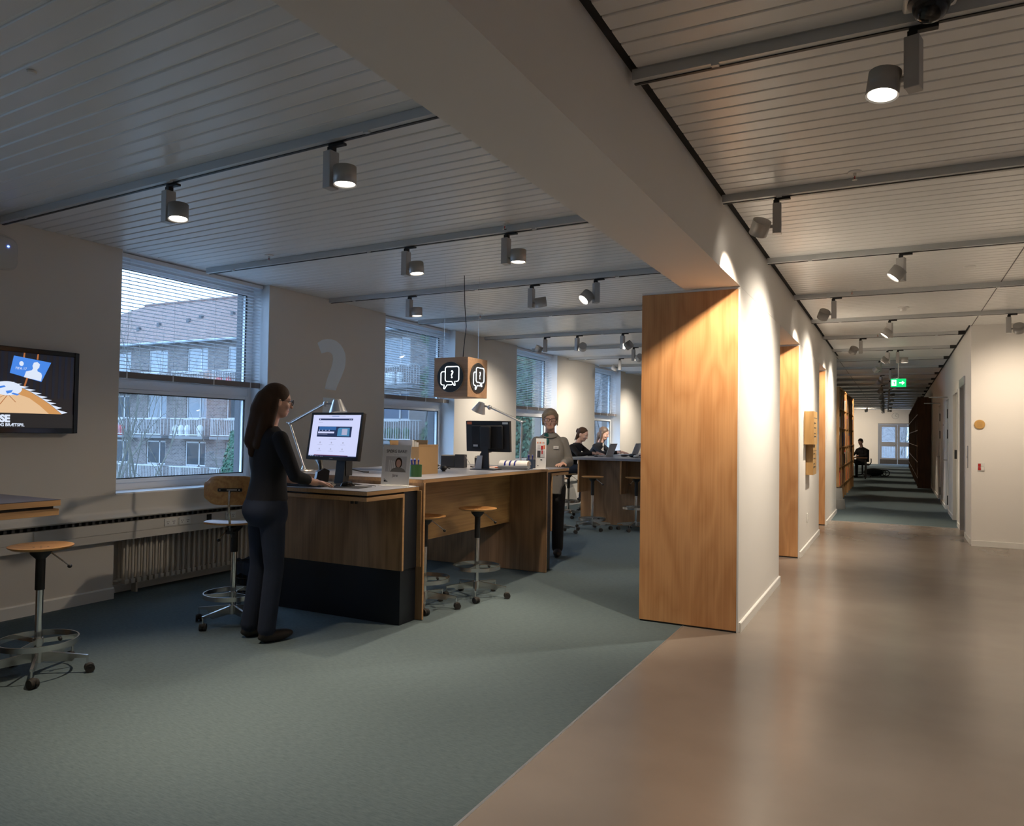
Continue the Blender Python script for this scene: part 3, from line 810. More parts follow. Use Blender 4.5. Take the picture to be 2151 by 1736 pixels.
# ------------------------------------------------------------------ stools
def stool(loc, rz, label, seat_z=0.75, sleeve_z=0.50, ring_z=0.22, lever=0.4, back=False, grp='swivel stools', sp=0.3):
    r = thing('work_chair' if back else 'swivel_stool', label, 'chair' if back else 'stool', loc, rz, grp)
    # star base with five arms, each on a castor
    hub = MB().cyl((0, 0, 0.07), (0, 0, 0.135), 0.034, n=18).build('hub', 'steel', r)
    for k in range(5):
        a = 2 * PI * k / 5
        ca, sa = math.cos(a), math.sin(a)
        M = Matrix.Rotation(a, 4, 'Z')
        arm = MB().prism([(0.02, 0.075), (0.19, 0.070), (0.205, 0.088), (0.275, 0.088), (0.275, 0.104), (0.02, 0.134)], M @ Vector((0, -0.008, 0)), (ca, sa, 0), (0, 0, 1), M @ Vector((0, 0.016, 0))).build('base_arm', 'steel', r, smooth=False)
        cs = MB()
        px, py = ca * 0.272, sa * 0.272
        M2 = Matrix.Translation((px, py, 0)) @ Matrix.Rotation(a * 2.3 + 0.5, 4, 'Z')
        for s in (-0.013, 0.013):
            cs.cyl(M2 @ Vector((0.012, s - 0.010, 0.0262)), M2 @ Vector((0.012, s + 0.010, 0.0262)), 0.026, n=18)
        cs.ell(M2 @ Vector((0.010, 0, 0.036)), (0.028, 0.024, 0.022), nu=14, nv=8)
        cas = cs.build('castor', 'rubber', arm)
        MB().cyl((px, py, 0.05), (px, py, 0.092), 0.006, n=10).build('castor_pin', 'chrome', arm)
    MB().cyl((0, 0, 0.12), (0, 0, sleeve_z + 0.02), 0.0205, n=20).build('column', 'chrome', r)
    MB().cyl((0, 0, sleeve_z), (0, 0, seat_z - 0.045), 0.0255, n=20).build('column_sleeve', 'black', r)
    MB().lathe([(0.026, seat_z - 0.075), (0.055, seat_z - 0.045), (0.062, seat_z - 0.022)], n=20).build('seat_mount', 'black', r)
    # foot ring with spokes
    ring = MB(); n = 48; ri, ro = 0.203, 0.211
    vs = []
    for i in range(n):
        a = 2 * PI * i / n
        for rr, z in ((ri, -0.016), (ro, -0.016), (ro, 0.016), (ri, 0.016)):
            vs.append((rr * math.cos(a), rr * math.sin(a), ring_z + z))
    fs = []
    for i in range(n):
        j = (i + 1) % n
        for k in range(4):
            fs.append((i * 4 + k, i * 4 + (k + 1) % 4, j * 4 + (k + 1) % 4, j * 4 + k))
    ring.add(vs, fs)
    rg = ring.build('foot_ring', 'steel', r)
    MB().cyl((0, 0, ring_z - 0.02), (0, 0, ring_z + 0.02), 0.029, n=18).build('ring_collar', 'steel', rg)
    for k in range(3):
        a = 2 * PI * k / 3 + sp
        M = Matrix.Rotation(a, 4, 'Z')
        MB().box((0.025, -0.003, ring_z - 0.013), (0.204, 0.003, ring_z + 0.013), M).build('ring_spoke', 'steel', rg, smooth=False)
    M = Matrix.Rotation(sp, 4, 'Z')
    MB().ell(M @ Vector((0.11, -0.018, ring_z)), (0.011, 0.011, 0.011), nu=12, nv=8).build('clamp_knob', 'black', rg)
    # lever
    M = Matrix.Rotation(lever, 4, 'Z')
    lv = MB().tube([M @ Vector((0.05, 0, seat_z - 0.035)), M @ Vector((0.13, 0, seat_z - 0.095)), M @ Vector((0.155, 0, seat_z - 0.115))], 0.0042, n=8).build('lever', 'chrome', r)
    MB().ell(M @ Vector((0.16, 0, seat_z - 0.12)), (0.013, 0.013, 0.012), nu=14, nv=8).build('lever_knob', 'black', lv)
    if not back:
        st = MB().lathe([(0.0, seat_z - 0.021), (0.09, seat_z - 0.021), (0.150, seat_z - 0.015), (0.168, seat_z - 0.004), (0.170, seat_z + 0.002), (0.162, seat_z + 0.004), (0.12, seat_z - 0.004), (0.05, seat_z - 0.008), (0.0, seat_z - 0.009)], n=40).build('seat', 'seat_wood', r)
        for k in range(4):
            a = 2 * PI * k / 4 + 0.4
            MB().cyl((0.036 * math.cos(a), 0.036 * math.sin(a), seat_z - 0.0095), (0.036 * math.cos(a), 0.036 * math.sin(a), seat_z - 0.0065), 0.006, n=10).build('seat_screw', 'steel', st)
    else:
        # moulded square seat, front towards +x
        m = MB(); N = 14; top = []; bot = []
        for i in range(N + 1):
            for j in range(N + 1):
                u = i / N * 2 - 1; v = j / N * 2 - 1
                x = 0.20 * u * math.sqrt(1 - 0.42 * v * v * 0.6); y = 0.21 * v * math.sqrt(1 - 0.42 * u * u * 0.6)
                z = 0.010 * v * v - 0.006 + (0.012 * u * u if u < 0 else -0.012 * u * u)
                top.append((x, y, seat_z + z)); bot.append((x * 0.985, y * 0.985, seat_z + z - 0.014))
        q = lambda i, j: i * (N + 1) + j
        K = (N + 1) ** 2
        fs = []
        for i in range(N):
            for j in range(N):
                fs.append((q(i, j), q(i + 1, j), q(i + 1, j + 1), q(i, j + 1)))
                fs.append((K + q(i, j), K + q(i, j + 1), K + q(i + 1, j + 1), K + q(i + 1, j)))
        rim = [q(i, 0) for i in range(N)] + [q(N, j) for j in range(N)] + [q(i, N) for i in range(N, 0, -1)] + [q(0, j) for j in range(N, 0, -1)]
        for a, b in zip(rim, rim[1:] + rim[:1]):
            fs.append((a, K + a, K + b, b))
        m.add(top + bot, fs).build('seat', 'seat_wood', r)
        # back support tube and curved backrest behind (-x)
        sup = MB().tube([(-0.10, 0, seat_z - 0.10), (-0.155, 0, seat_z - 0.045), (-0.185, 0, seat_z + 0.02), (-0.215, 0, seat_z + 0.10), (-0.222, 0, seat_z + 0.16), (-0.205, 0, seat_z + 0.24), (-0.192, 0, seat_z + 0.255)], 0.0085, n=10).build('back_support', 'steel', r)
        MB().box((-0.16, -0.02, seat_z - 0.075), (-0.02, 0.02, seat_z - 0.03)).cyl((-0.135, -0.035, seat_z - 0.062), (-0.135, 0.035, seat_z - 0.062), 0.013, n=12).build('tilt_bracket', 'black', r)
        m = MB(); N = 16; P = 8; fr = []; bk = []
        for i in range(N + 1):
            for j in range(P + 1):
                u = i / N * 2 - 1; v = j / P * 2 - 1
                e = 1 - 0.5 * abs(u) ** 6 * 0.55
                y = 0.19 * u * (1 - 0.16 * abs(v) ** 5); z = 0.105 * v * e
                x = -0.188 + 0.045 * u * u
                fr.append((x, y, seat_z + 0.245 + z)); bk.append((x - 0.010, y, seat_z + 0.245 + z))
        q = lambda i, j: i * (P + 1) + j
        K = (N + 1) * (P + 1); fs = []
        for i in range(N):
            for j in range(P):
                fs.append((q(i, j), q(i + 1, j), q(i + 1, j + 1), q(i, j + 1)))
                fs.append((K + q(i, j), K + q(i, j + 1), K + q(i + 1, j + 1), K + q(i + 1, j)))
        rim = [q(i, 0) for i in range(N)] + [q(N, j) for j in range(P)] + [q(i, P) for i in range(N, 0, -1)] + [q(0, j) for j in range(P, 0, -1)]
        for a, b in zip(rim, rim[1:] + rim[:1]):
            fs.append((a, K + a, K + b, b))
        bkr = m.add(fr + bk, fs).build('backrest', 'seat_wood', r)
        MB().box((-0.206, -0.085, seat_z + 0.238), (-0.194, 0.085, seat_z + 0.262)).build('back_plate', 'black', bkr, bevel=0.005)
        MB().box((-0.210, -0.05, seat_z + 0.246), (-0.205, 0.02, seat_z + 0.256)).build('cross_bar', 'steel', bkr)
        for s in (-0.065, 0.068):
            MB().cyl((-0.208, s, seat_z + 0.25), (-0.203, s, seat_z + 0.25), 0.006, n=10).build('bolt', 'steel', bkr)
    return r
stool((-4.46, 2.66, 0), 0.62, 'round wooden swivel stool beside the blue table at the left edge', 0.745, 0.49, 0.19, lever=0.0, sp=0.5)
stool((-4.40, 4.05, 0), 2.2, 'swivel work chair with curved wooden backrest beside the standing woman', 0.755, 0.53, 0.215, lever=2.6, back=True, sp=1.9)
stool((-3.46, 5.19, 0), 0.3, 'round wooden stool half hidden behind the near end panel of the counter', 0.75, 0.50, 0.235, lever=0.3, sp=0.4)
stool((-3.30, 5.78, 0), 0.17, 'round wooden stool standing free in front of the counter, lever to the right', 0.775, 0.515, 0.262, lever=0.15, sp=0.5)
stool((-4.10, 10.68, 0), 0.5, 'round stool in the middle before the far student counter', 0.80, 0.52, 0.16, lever=0.1, sp=0.4)
stool((-4.40, 10.02, 0), 0.2, 'round stool left at the far counter, beside the grey-haired person', 0.80, 0.52, 0.32, lever=0.4, sp=0.2)
stool((-4.98, 10.75, 0), 1.0, 'round stool behind the left one at the far counter', 0.76, 0.50, 0.20, lever=0.2, sp=0.7)
stool((-3.50, 10.95, 0), 0.9, 'round stool cut off by the oak panel edge at the far counter', 0.80, 0.52, 0.34, lever=1.6, sp=0.6)

# waste basket with bag behind the standing woman
wb = thing('waste_basket', 'dark perforated waste basket lined with a bag under the window', 'bin', (-4.95, 4.75, 0))
m = MB(); n = 20
for k in range(n):
    a0, a1 = 2 * PI * k / n, 2 * PI * (k + 0.62) / n
    vs = [(0.115 * math.cos(a), 0.115 * math.sin(a), 0.0) for a in (a0, a1)] + [(0.145 * math.cos(a), 0.145 * math.sin(a), 0.30) for a in (a1, a0)]
    m.add(vs, [(0, 1, 2, 3)])
for z, rr in ((0.005, 0.116), (0.06, 0.121), (0.12, 0.127), (0.18, 0.133), (0.24, 0.139), (0.298, 0.145)):
    m.tube([(rr * math.cos(2 * PI * i / 24), rr * math.sin(2 * PI * i / 24), z) for i in range(24)], 0.006, n=6, closed=True)
m.build('basket', 'black', wb)
m = MB(); prof = []
vs = []; fs = []; n = 32
for j, (rr, z) in enumerate(((0.11, 0.01), (0.137, 0.29), (0.150, 0.315), (0.154, 0.30), (0.150, 0.22))):
    for i in range(n):
        w = 1 + (0.03 * math.sin(i * 2.7) if j >= 2 else 0)
        vs.append((rr * w * math.cos(2 * PI * i / n), rr * w * math.sin(2 * PI * i / n), z + (0.012 * math.sin(i * 1.9 + j) if j >= 2 else 0)))
for j in range(4):
    for i in range(n):
        fs.append((j * n + i, j * n + (i + 1) % n, (j + 1) * n + (i + 1) % n, (j + 1) * n + i))
m.add(vs, fs).build('bin_bag', 'bag_blue', wb)
# ------------------------------------------------------------------ television
emit('tv_dark', (0.012, 0.010, 0.012), 1.0)
emit('tv_blue', (0.06, 0.24, 0.78), 1.0)
emit('tv_white', (0.72, 0.80, 0.95), 1.0)
emit('tv_orange', (0.62, 0.30, 0.10), 1.0)
emit('tv_orange_light', (0.78, 0.52, 0.30), 1.0)
emit('tv_grey', (0.014, 0.013, 0.014), 1.0)
emit('tv_stripe', (0.006, 0.010, 0.022), 1.0)
emit('tv_wood', (0.42, 0.14, 0.04), 1.0)
tv = thing('television', 'black flat television on the wall showing a stage with a blue poster', 'television', (XW, 3.16, 1.71))
TW, TH = 0.555, 0.318
B('wall_bracket', 'black', (0.001, -0.15, -0.12), (0.04, 0.15, 0.12), tv)
MB().box((0.04, -TW, -TH), (0.075, TW, TH)).build('housing', 'black', tv, bevel=0.004)
m = MB(); bz = 0.036
m.box((0.075, -TW, -TH), (0.086, -TW + bz, TH)); m.box((0.075, TW - bz, -TH), (0.086, TW, TH)); m.box((0.075, -TW + bz, TH - bz), (0.086, TW - bz, TH)); m.box((0.075, -TW + bz, -TH), (0.086, TW - bz, -TH + bz + 0.004))
m.build('bezel', 'black_gloss', tv, bevel=0.003)
scr = B('screen', 'tv_dark', (0.0752, -TW + bz, -TH + bz), (0.0765, TW - bz, TH - bz), tv)
fr = plane_frame((0.0768, 0, 0), (0, 1, 0), (0, 0, 1))      # u along +y (to the right seen from the room)
for i in range(22):
    u = -0.50 + i * 0.047
    flat('stage_curtain', 'tv_stripe', fr, [(u, -0.05), (u + 0.020, -0.05), (u + 0.024, 0.285), (u + 0.004, 0.285)], 0, scr)
flat('stage_floor', 'tv_orange', fr, [(-0.50, -0.17), (0.43, -0.17), (0.34, -0.10), (0.27, -0.055), (0.18, -0.005), (0.08, 0.035), (-0.02, 0.055), (-0.2, 0.06), (-0.50, 0.055)], 1, scr)
flat('stage_floor_light', 'tv_orange_light', fr, [(-0.20, -0.17), (0.33, -0.17), (0.26, -0.11), (0.18, -0.055), (0.10, -0.03), (-0.05, -0.04), (-0.2, -0.05)], 2, scr)
saw = [(0.43, -0.168), (0.34, -0.098), (0.27, -0.053), (0.18, -0.003), (0.08, 0.037), (-0.02, 0.057)]
teeth = []
for (a, b), (c2, d) in zip(saw, saw[1:]):
    for t in (0, 0.5):
        x, y = a + (c2 - a) * t, b + (d - b) * t
        x2, y2 = a + (c2 - a) * (t + 0.5), b + (d - b) * (t + 0.5)
        flat('sawtooth_edge', 'tv_white', fr, [(x, y), (x + 0.045, y + 0.012), (x2, y2)], 2, scr)
flat('round_table', 'tv_white', fr, [(0.02 + 0.105 * math.cos(2 * PI * i / 28), 0.01 + 0.052 * math.sin(2 * PI * i / 28)) for i in range(28)], 3, scr)
for a, b in (((0.02, -0.04), (-0.03, -0.11)), ((0.03, -0.04), (0.08, -0.09)), ((0.0, -0.04), (-0.05, -0.07))):
    flat('table_leg', 'tv_wood', fr, [(a[0], a[1]), (a[0] + 0.006, a[1]), (b[0] + 0.006, b[1]), (b[0], b[1])], 3, scr)
for q in (((-0.05, 0.02), (0.0, 0.03), (0.01, 0.02), (-0.04, 0.005)), ((0.01, -0.01), (0.06, 0.0), (0.05, -0.02), (0.02, -0.03)), ((0.06, -0.02), (0.11, -0.03), (0.09, -0.04), (0.05, -0.03))):
    flat('booklet', 'tv_blue', fr, list(q), 4, scr)
flat('seated_figure', 'tv_blue', fr, [(-0.16, 0.03), (-0.05, 0.09), (-0.05, 0.075), (-0.10, 0.03), (-0.12, 0.0)], 3, scr)
flat('shoe', 'tv_white', fr, [(-0.15, -0.15), (-0.06, -0.115), (-0.045, -0.125), (-0.09, -0.155)], 3, scr)
flat('stage_poster', 'tv_blue', fr, [(0.035, 0.125), (0.265, 0.072), (0.335, 0.225), (0.06, 0.255)], 3, scr)
for x in (0.125, 0.225):
    flat('poster_strut', 'tv_wood', fr, [(x, 0.24), (x + 0.012, 0.24), (x + 0.016, 0.285), (x + 0.006, 0.285)], 2, scr)
flat('poster_leg', 'tv_wood', fr, [(0.135, 0.03), (0.148, 0.03), (0.168, 0.10), (0.155, 0.10)], 2, scr)
flat('poster_figure', 'tv_white', fr, [(0.135, 0.10), (0.15, 0.145), (0.19, 0.155), (0.20, 0.17), (0.195, 0.19), (0.205, 0.215), (0.23, 0.222), (0.25, 0.205), (0.245, 0.18), (0.23, 0.163), (0.235, 0.15), (0.26, 0.14), (0.268, 0.12), (0.262, 0.078)], 4, scr)
flat('poster_badge', 'tv_white', fr, [(0.115 + 0.016 * math.cos(2 * PI * i / 16), 0.20 + 0.018 * math.sin(2 * PI * i / 16)) for i in range(16)], 4, scr)
lettering('poster_lettering', 'FIFA 17', 0.026, 'tv_white', fr, 0.073, 0.155, 4, scr)
flat('caption_bar', 'tv_grey', fr, rect(-0.52, -0.286, 0.52, -0.172), 3, scr)
lettering('caption_lettering', 'USE', 0.072, 'tv_white', fr, 0.045, -0.236, 4, scr, 'RIGHT', 0.004)
lettering('caption_lettering', 'ON OG BRÆTSPIL', 0.031, 'tv_white', fr, 0.15, -0.268, 4, scr, 'RIGHT', 0.0008)

# wall-mounted wireless unit above the television
w = thing('wall_unit', 'white rounded wall unit with a blue light at the left picture edge', 'device', (XW, 3.03, 2.72))
m = MB(); pts = []
N = 36
for i in range(N):
    a = 2 * PI * i / N
    ca, sa = math.cos(a), math.sin(a)
    pts.append((0.225 * math.copysign(abs(ca) ** 0.45, ca), 0.13 * math.copysign(abs(sa) ** 0.45, sa)))
m.prism(pts, (0.001, 0, 0), (0, 1, 0), (0, 0, 1), (0.03, 0, 0))
m.prism([(p[0] * 0.95, p[1] * 0.92) for p in pts], (0.031, 0, 0), (0, 1, 0), (0, 0, 1), (0.012, 0, 0))
m.build('housing', 'unit_grey', w, bevel=0.004)
MB().prism([(p[0] * 0.55, p[1] * 0.45) for p in pts], (0.043, 0, 0), (0, 1, 0), (0, 0, 1), (0.003, 0, 0)).build('front_cover', 'unit_grey', w)
MB().ell((0.0455, 0.145, 0.05), (0.004, 0.008, 0.007), nu=12, nv=8).build('status_light', 'blue_led', w)

# ------------------------------------------------------------------ question mark painted on the wall
q = MB(); n = 40
qx = lambda px: 6.553 + (px - 220) * (7.037 - 6.553) / 480.0
qz = lambda py: 2.509 - (py - 190) * (2.509 - 1.918) / 880.0
out = [(220, 290), (300, 225), (380, 195), (460, 188), (540, 205), (610, 250), (665, 320), (700, 400), (713, 500), (708, 600), (690, 690), (655, 790), (615, 890), (580, 970), (545, 1075),
       (360, 1065), (372, 980), (395, 880), (425, 790), (455, 700), (478, 610), (488, 530), (480, 470), (455, 432), (415, 418), (370, 425), (325, 445), (290, 462)]
pl = [(qx(a), qz(b)) for a, b in out]
wl = thing('wall_question_mark', 'large pale question mark painted on the wall between two windows', 'lettering', (XW, 6.8, 2.2))
MB().prism([(a - 6.8, b - 2.2) for a, b in pl], (0.0006, 0, 0), (0, 1, 0), (0, 0, 1), (0.0012, 0, 0)).build('hook_stroke', 'wall_letter', wl, smooth=False)
MB().prism([(qx(335) - 6.8, qz(1210) - 2.2), (qx(530) - 6.8, qz(1210) - 2.2), (qx(520) - 6.8, qz(1500) - 2.2), (qx(325) - 6.8, qz(1500) - 2.2)], (0.0006, 0, 0), (0, 1, 0), (0, 0, 1), (0.0012, 0, 0)).build('dot_stroke', 'wall_letter', wl, smooth=False)

# ------------------------------------------------------------------ hanging help sign
sg = thing('hanging_sign', 'wooden cube sign with glowing question mark speech bubbles hung above the counter', 'sign', (-3.742, 6.185, 1.965))
h = 0.1865
MB().box((-h, -h, -h), (h, h, h)).build('wooden_box', 'sign_wood', sg, bevel=0.002)
def bubble(fr, par):
    d = MB().cyl((0, 0, 0), (0, 0, 1), 0.1, n=4)
    o_, u_, v_, n_ = fr
    disc = MB().prism([(0.142 * math.cos(2 * PI * i / 48), 0.142 * math.sin(2 * PI * i / 48)) for i in range(48)], o_, u_, v_, n_ * 0.012).build('black_disc', 'black', par)
    rim = MB().tube([o_ + n_ * 0.006 + u_ * (0.1425 * math.cos(2 * PI * i / 48)) + v_ * (0.1425 * math.sin(2 * PI * i / 48)) for i in range(48)], 0.003, n=6, closed=True).build('disc_rim', 'steel', disc)
    def line(pts, closed=False):
        MB().tube([o_ + n_ * 0.0135 + u_ * x + v_ * y for x, y in pts], 0.0042, n=8, closed=closed).build('neon_line', 'neon_white', disc)
    def arc(cx, cy, r, a0, a1, k=5):
        return [(cx + r * math.cos(math.radians(a0 + (a1 - a0) * i / k)), cy + r * math.sin(math.radians(a0 + (a1 - a0) * i / k))) for i in range(k + 1)]
    f = []
    f += arc(-0.030, 0.076, 0.022, 180, 90) + arc(0.076, 0.076, 0.022, 90, 0) + arc(0.076, -0.020, 0.022, 0, -90)
    f += [(0.052, -0.042), (0.060, -0.080), (0.048, -0.080), (0.020, -0.042)]
    f += arc(-0.030, -0.020, 0.022, 270, 180)
    line(f, True)
    b = [(-0.056, 0.052)] + arc(-0.078, 0.030, 0.022, 90, 180) + arc(-0.078, -0.052, 0.022, 180, 270)
    b += [(-0.062, -0.074), (-0.068, -0.112), (-0.058, -0.112), (-0.030, -0.074), (0.020, -0.074), (0.036, -0.062)]
    line(b)
    lettering('neon_question_mark', '?', 0.098, 'neon_white', (o_ + n_ * 0.012, u_, v_, n_), 0.022, -0.008, 1, disc, 'CENTER', 0.002)
bubble(plane_frame((0, -h - 0.0002, 0), (1, 0, 0), (0, 0, 1)), sg)
bubble(plane_frame((h + 0.0002, 0, 0), (0, 1, 0), (0, 0, 1)), sg)
zc = ZL - 1.965
MB().tube([(0.02, 0, h), (0.03, -0.005, 0.30), (0.05, 0, 0.50), (0.03, 0.0, 0.72), (0.02, 0, zc)], 0.004, n=8).build('power_cable', 'black', sg)
for x, y in ((-0.12, -0.12), (0.12, 0.12)):
    MB().cyl((x, y, h), (x, y, zc), 0.0012, n=6).build('steel_wire', 'steel', sg)

# ------------------------------------------------------------------ lit computer monitor on the side desk
emit('screen_white', (0.62, 0.66, 0.95), 1.0)
emit('screen_navy', (0.012, 0.022, 0.075), 1.0)
emit('screen_blue', (0.03, 0.12, 0.34), 1.0)
emit('screen_teal', (0.06, 0.22, 0.42), 1.0)
emit('screen_grey', (0.40, 0.42, 0.60), 1.0)
emit('screen_maroon', (0.10, 0.008, 0.04), 1.0)
def monitor(loc, rz, w, hgt, zc, tilt, label, name='computer_monitor', page=True):
    r = thing(name, label, 'monitor', loc, rz)
    M = Matrix.Translation((0, 0, zc)) @ Matrix.Rotation(-tilt, 4, 'X')      # front faces -y
    W, H = w / 2, hgt / 2
    MB().box((-W, -0.012, -H), (W, 0.022, H), M).build('housing', 'black', r, bevel=0.005)
    MB().box((-W * 0.72, 0.022, -H * 0.8), (W * 0.72, 0.045, H * 0.72), M).build('rear_shell', 'black_matt', r, bevel=0.01)
    b = 0.019
    m = MB()
    m.box((-W, -0.016, -H), (-W + b, -0.012, H), M); m.box((W - b, -0.016, -H), (W, -0.012, H), M); m.box((-W + b, -0.016, H - b), (W - b, -0.012, H), M); m.box((-W + b, -0.016, -H), (W - b, -0.012, -H + b + 0.006), M)
    m.build('bezel', 'black', r)
    sc = MB().box((-W + b, -0.0135, -H + b), (W - b, -0.012, H - b), M).build('screen', 'screen_white' if page else 'black_gloss', r)
    if page:
        R3 = M.to_3x3()
        fr = (M @ Vector((0, -0.0138, 0)), R3 @ Vector((1, 0, 0)), R3 @ Vector((0, 0, 1)), R3 @ Vector((0, -1, 0)))
        S = W - b
        T = H - b
        P = lambda x0, y0, x1, y1: rect(-S + 2 * S * x0, T - 2 * T * y1, -S + 2 * S * x1, T - 2 * T * y0)
        flat('page_bar', 'screen_blue', fr, P(0.40, 0.022, 0.55, 0.034), 1, sc)
        flat('page_bar', 'screen_grey', fr, P(0.33, 0.022, 0.68, 0.030), 0, sc)
        flat('page_header', 'screen_navy', fr, P(0.13, 0.085, 0.845, 0.125), 1, sc)
        flat('header_logo', 'screen_white', fr, P(0.15, 0.098, 0.17, 0.112), 2, sc)
        for x in (0.77, 0.805): flat('header_mark', 'screen_grey', fr, P(x, 0.1, x + 0.02, 0.11), 2, sc)
        flat('page_text', 'screen_grey', fr, P(0.13, 0.175, 0.22, 0.185), 1, sc)
        flat('page_banner', 'screen_navy', fr, P(0.13, 0.275, 0.845, 0.52), 1, sc)
        flat('banner_photo', 'screen_blue', fr, P(0.16, 0.28, 0.52, 0.36), 2, sc)
        flat('banner_photo', 'screen_teal', fr, [(-S + 2 * S * a, T - 2 * T * b2) for a, b2 in ((0.56, 0.50), (0.56, 0.33), (0.60, 0.30), (0.80, 0.30), (0.81, 0.50))], 2, sc)
        flat('banner_card', 'screen_grey', fr, P(0.65, 0.33, 0.76, 0.47), 3, sc)
        flat('search_field', 'screen_white', fr, P(0.15, 0.395, 0.49, 0.435), 3, sc)
        for x in (0.17, 0.24, 0.31, 0.38): flat('banner_icon', 'screen_white', fr, [(-S + 2 * S * (x + a), T - 2 * T * (0.365 + b2)) for a, b2 in ((-0.012, 0.012), (0.012, 0.012), (0, -0.016))], 3, sc)
        flat('banner_text', 'screen_grey', fr, P(0.15, 0.455, 0.35, 0.463), 3, sc)
        flat('page_title', 'screen_grey', fr, P(0.41, 0.565, 0.55, 0.578), 1, sc)
        for yy in (0.68, 0.83):
            for x in (0.22, 0.46, 0.70):
                flat('page_icon', 'screen_grey', fr, [(-S + 2 * S * x + 0.007 * math.cos(2 * PI * i / 12), T - 2 * T * (yy - 0.025) + 0.007 * math.sin(2 * PI * i / 12)) for i in range(12)], 1, sc)
                flat('page_caption', 'screen_grey', fr, P(x - 0.05, yy + 0.02, x + 0.05, yy + 0.028), 1, sc)
        flat('task_bar', 'screen_navy', fr, P(0.0, 0.962, 1.0, 1.0), 1, sc)
        flat('task_window', 'screen_maroon', fr, P(0.12, 0.945, 0.83, 0.962), 1, sc)
        for i in range(9): flat('task_icon', 'screen_white' if i % 3 else 'screen_teal', fr, P(0.015 + i * 0.035, 0.974, 0.03 + i * 0.035, 0.988), 2, sc)
        flat('maker_mark', 'paper_grey', (fr[0] + fr[3] * 0.003, fr[1], fr[2], fr[3]), rect(-0.016, -H + 0.009, 0.016, -H + 0.014), 0, r)
    return r, M
mon, M = monitor((-3.855, 4.52, ZW), -0.06, 0.535, 0.37, 0.375, 0.16, 'black computer monitor showing a white library web page on the side desk')
MB().prism([(0.03, -0.012), (0.10, -0.012), (0.10, -0.19), (0.03, -0.19)], (-0.05, 0.04, 0.26), (0, 1, 0), (0, 0, 1), (0.10, 0, 0)).build('rear_mount', 'black', mon)
MB().prism([(-0.02, 0.012), (0.11, 0.012), (0.20, 0.0), (-0.10, 0.0)], (-0.11, 0, 0), (0, 1, 0), (0, 0, 1), (0.22, 0, 0)).build('foot', 'black', mon)
MB().prism([(0.04, 0.012), (0.10, 0.012), (0.135, 0.19), (0.075, 0.26)], (-0.045, 0, 0), (0, 1, 0), (0, 0, 1), (0.09, 0, 0)).build('stand', 'black', mon)
mon2, M = monitor((-3.60, 6.50, ZT), PI + 0.03, 0.485, 0.305, 0.330, 0.08, 'black computer monitor seen from behind on the counter', page=False)
# rear details of the second monitor (its rear faces +y local, i.e. the viewer)
MB().box((-0.055, 0.045, -0.12), (0.055, 0.085, 0.10), M).build('rear_column', 'black', mon2, bevel=0.006)
MB().box((0.10, 0.046, -0.10), (0.15, 0.0475, -0.08), M).build('rear_label', 'paper_grey', mon2)
MB().box((-0.225, 0.0222, 0.122), (-0.165, 0.0230, 0.142), M).build('corner_sticker', 'paper', mon2)
MB().box((0.175, 0.0222, 0.118), (0.228, 0.0230, 0.146), M).build('corner_sticker', 'orange', mon2)
MB().prism([(-0.045, 0.0), (0.045, 0.0), (0.035, 0.22), (-0.035, 0.22)], (0, 0.06, 0.010), (1, 0, 0), (0, 0, 1), (0, 0.02, 0)).build('stand', 'black', mon2)
MB().prism([(-0.12, -0.10), (0.12, -0.10), (0.13, 0.10), (-0.13, 0.10)], (0, 0.04, 0.0), (1, 0, 0), (0, 1, 0), (0, 0, 0.010)).build('foot', 'dark_grey', mon2)
MB().prism([(0, 0), (0.075, 0.0), (0.045, 0.13), (-0.01, 0.13)], (0.03, 0.085, 0.010), (1, 0, 0), (0, 0, 1), (0, 0.006, 0)).build('cable_cover', 'lamp_grey', mon2)

# keyboard, mouse, mat
kb = thing('keyboard', 'black computer keyboard in front of the lit monitor', 'keyboard', (-3.99, 4.32, ZW), 0.08)
MB().prism([(-0.07, 0), (0.07, 0), (0.07, 0.022), (-0.07, 0.012)], (-0.215, 0, 0), (0, 1, 0), (0, 0, 1), (0.43, 0, 0)).build('case', 'black', kb)
km = MB().box((-0.0078, -0.0078, 0), (0.0078, 0.0078, 0.006)).mesh('key'); km.materials.append(MATS['dark_grey'])
for i in range(20):
    for j in range(5):
        k = obj('key', km, kb, (-0.198 + i * 0.0208, -0.05 + j * 0.025, 0.0135 + j * 0.0018))
mp = thing('mouse_mat', 'flat black mouse mat on the side desk', 'mouse mat', (-3.615, 4.42, ZW), 0.15)
MB().box((-0.125, -0.10, 0), (0.125, 0.10, 0.004)).build('mat', 'black_matt', mp, bevel=0.001)
ms = thing('computer_mouse', 'black shiny computer mouse on the mouse mat', 'mouse', (-3.66, 4.44, ZW + 0.004), 1.2)
m = MB(); nu, nv = 20, 8; vs = []; fs = []
for j in range(nv + 1):
    t = PI / 2 * j / nv
    for i in range(nu):
        a = 2 * PI * i / nu
        vs.append((0.058 * math.cos(t) * math.cos(a), 0.033 * math.cos(t) * math.sin(a), 0.036 * math.sin(t) * (1 - 0.25 * math.cos(a) * math.cos(t))))
for j in range(nv):
    for i in range(nu):
        fs.append((j * nu + i, j * nu + (i + 1) % nu, (j + 1) * nu + (i + 1) % nu, (j + 1) * nu + i))
fs.append(tuple(range(nu - 1, -1, -1)))
m.add(vs, fs).build('shell', 'black_gloss', ms)
MB().cyl((0.03, -0.003, 0.031), (0.03, 0.003, 0.031), 0.006, n=10).build('scroll_wheel', 'dark_grey', ms)
MB().tube([(0.058, 0, 0.008), (0.10, 0.03, 0.004), (0.14, -0.03, 0.004), (0.18, -0.10, 0.004), (0.14, -0.16, 0.004)], 0.002, n=6).build('cable', 'black', ms)

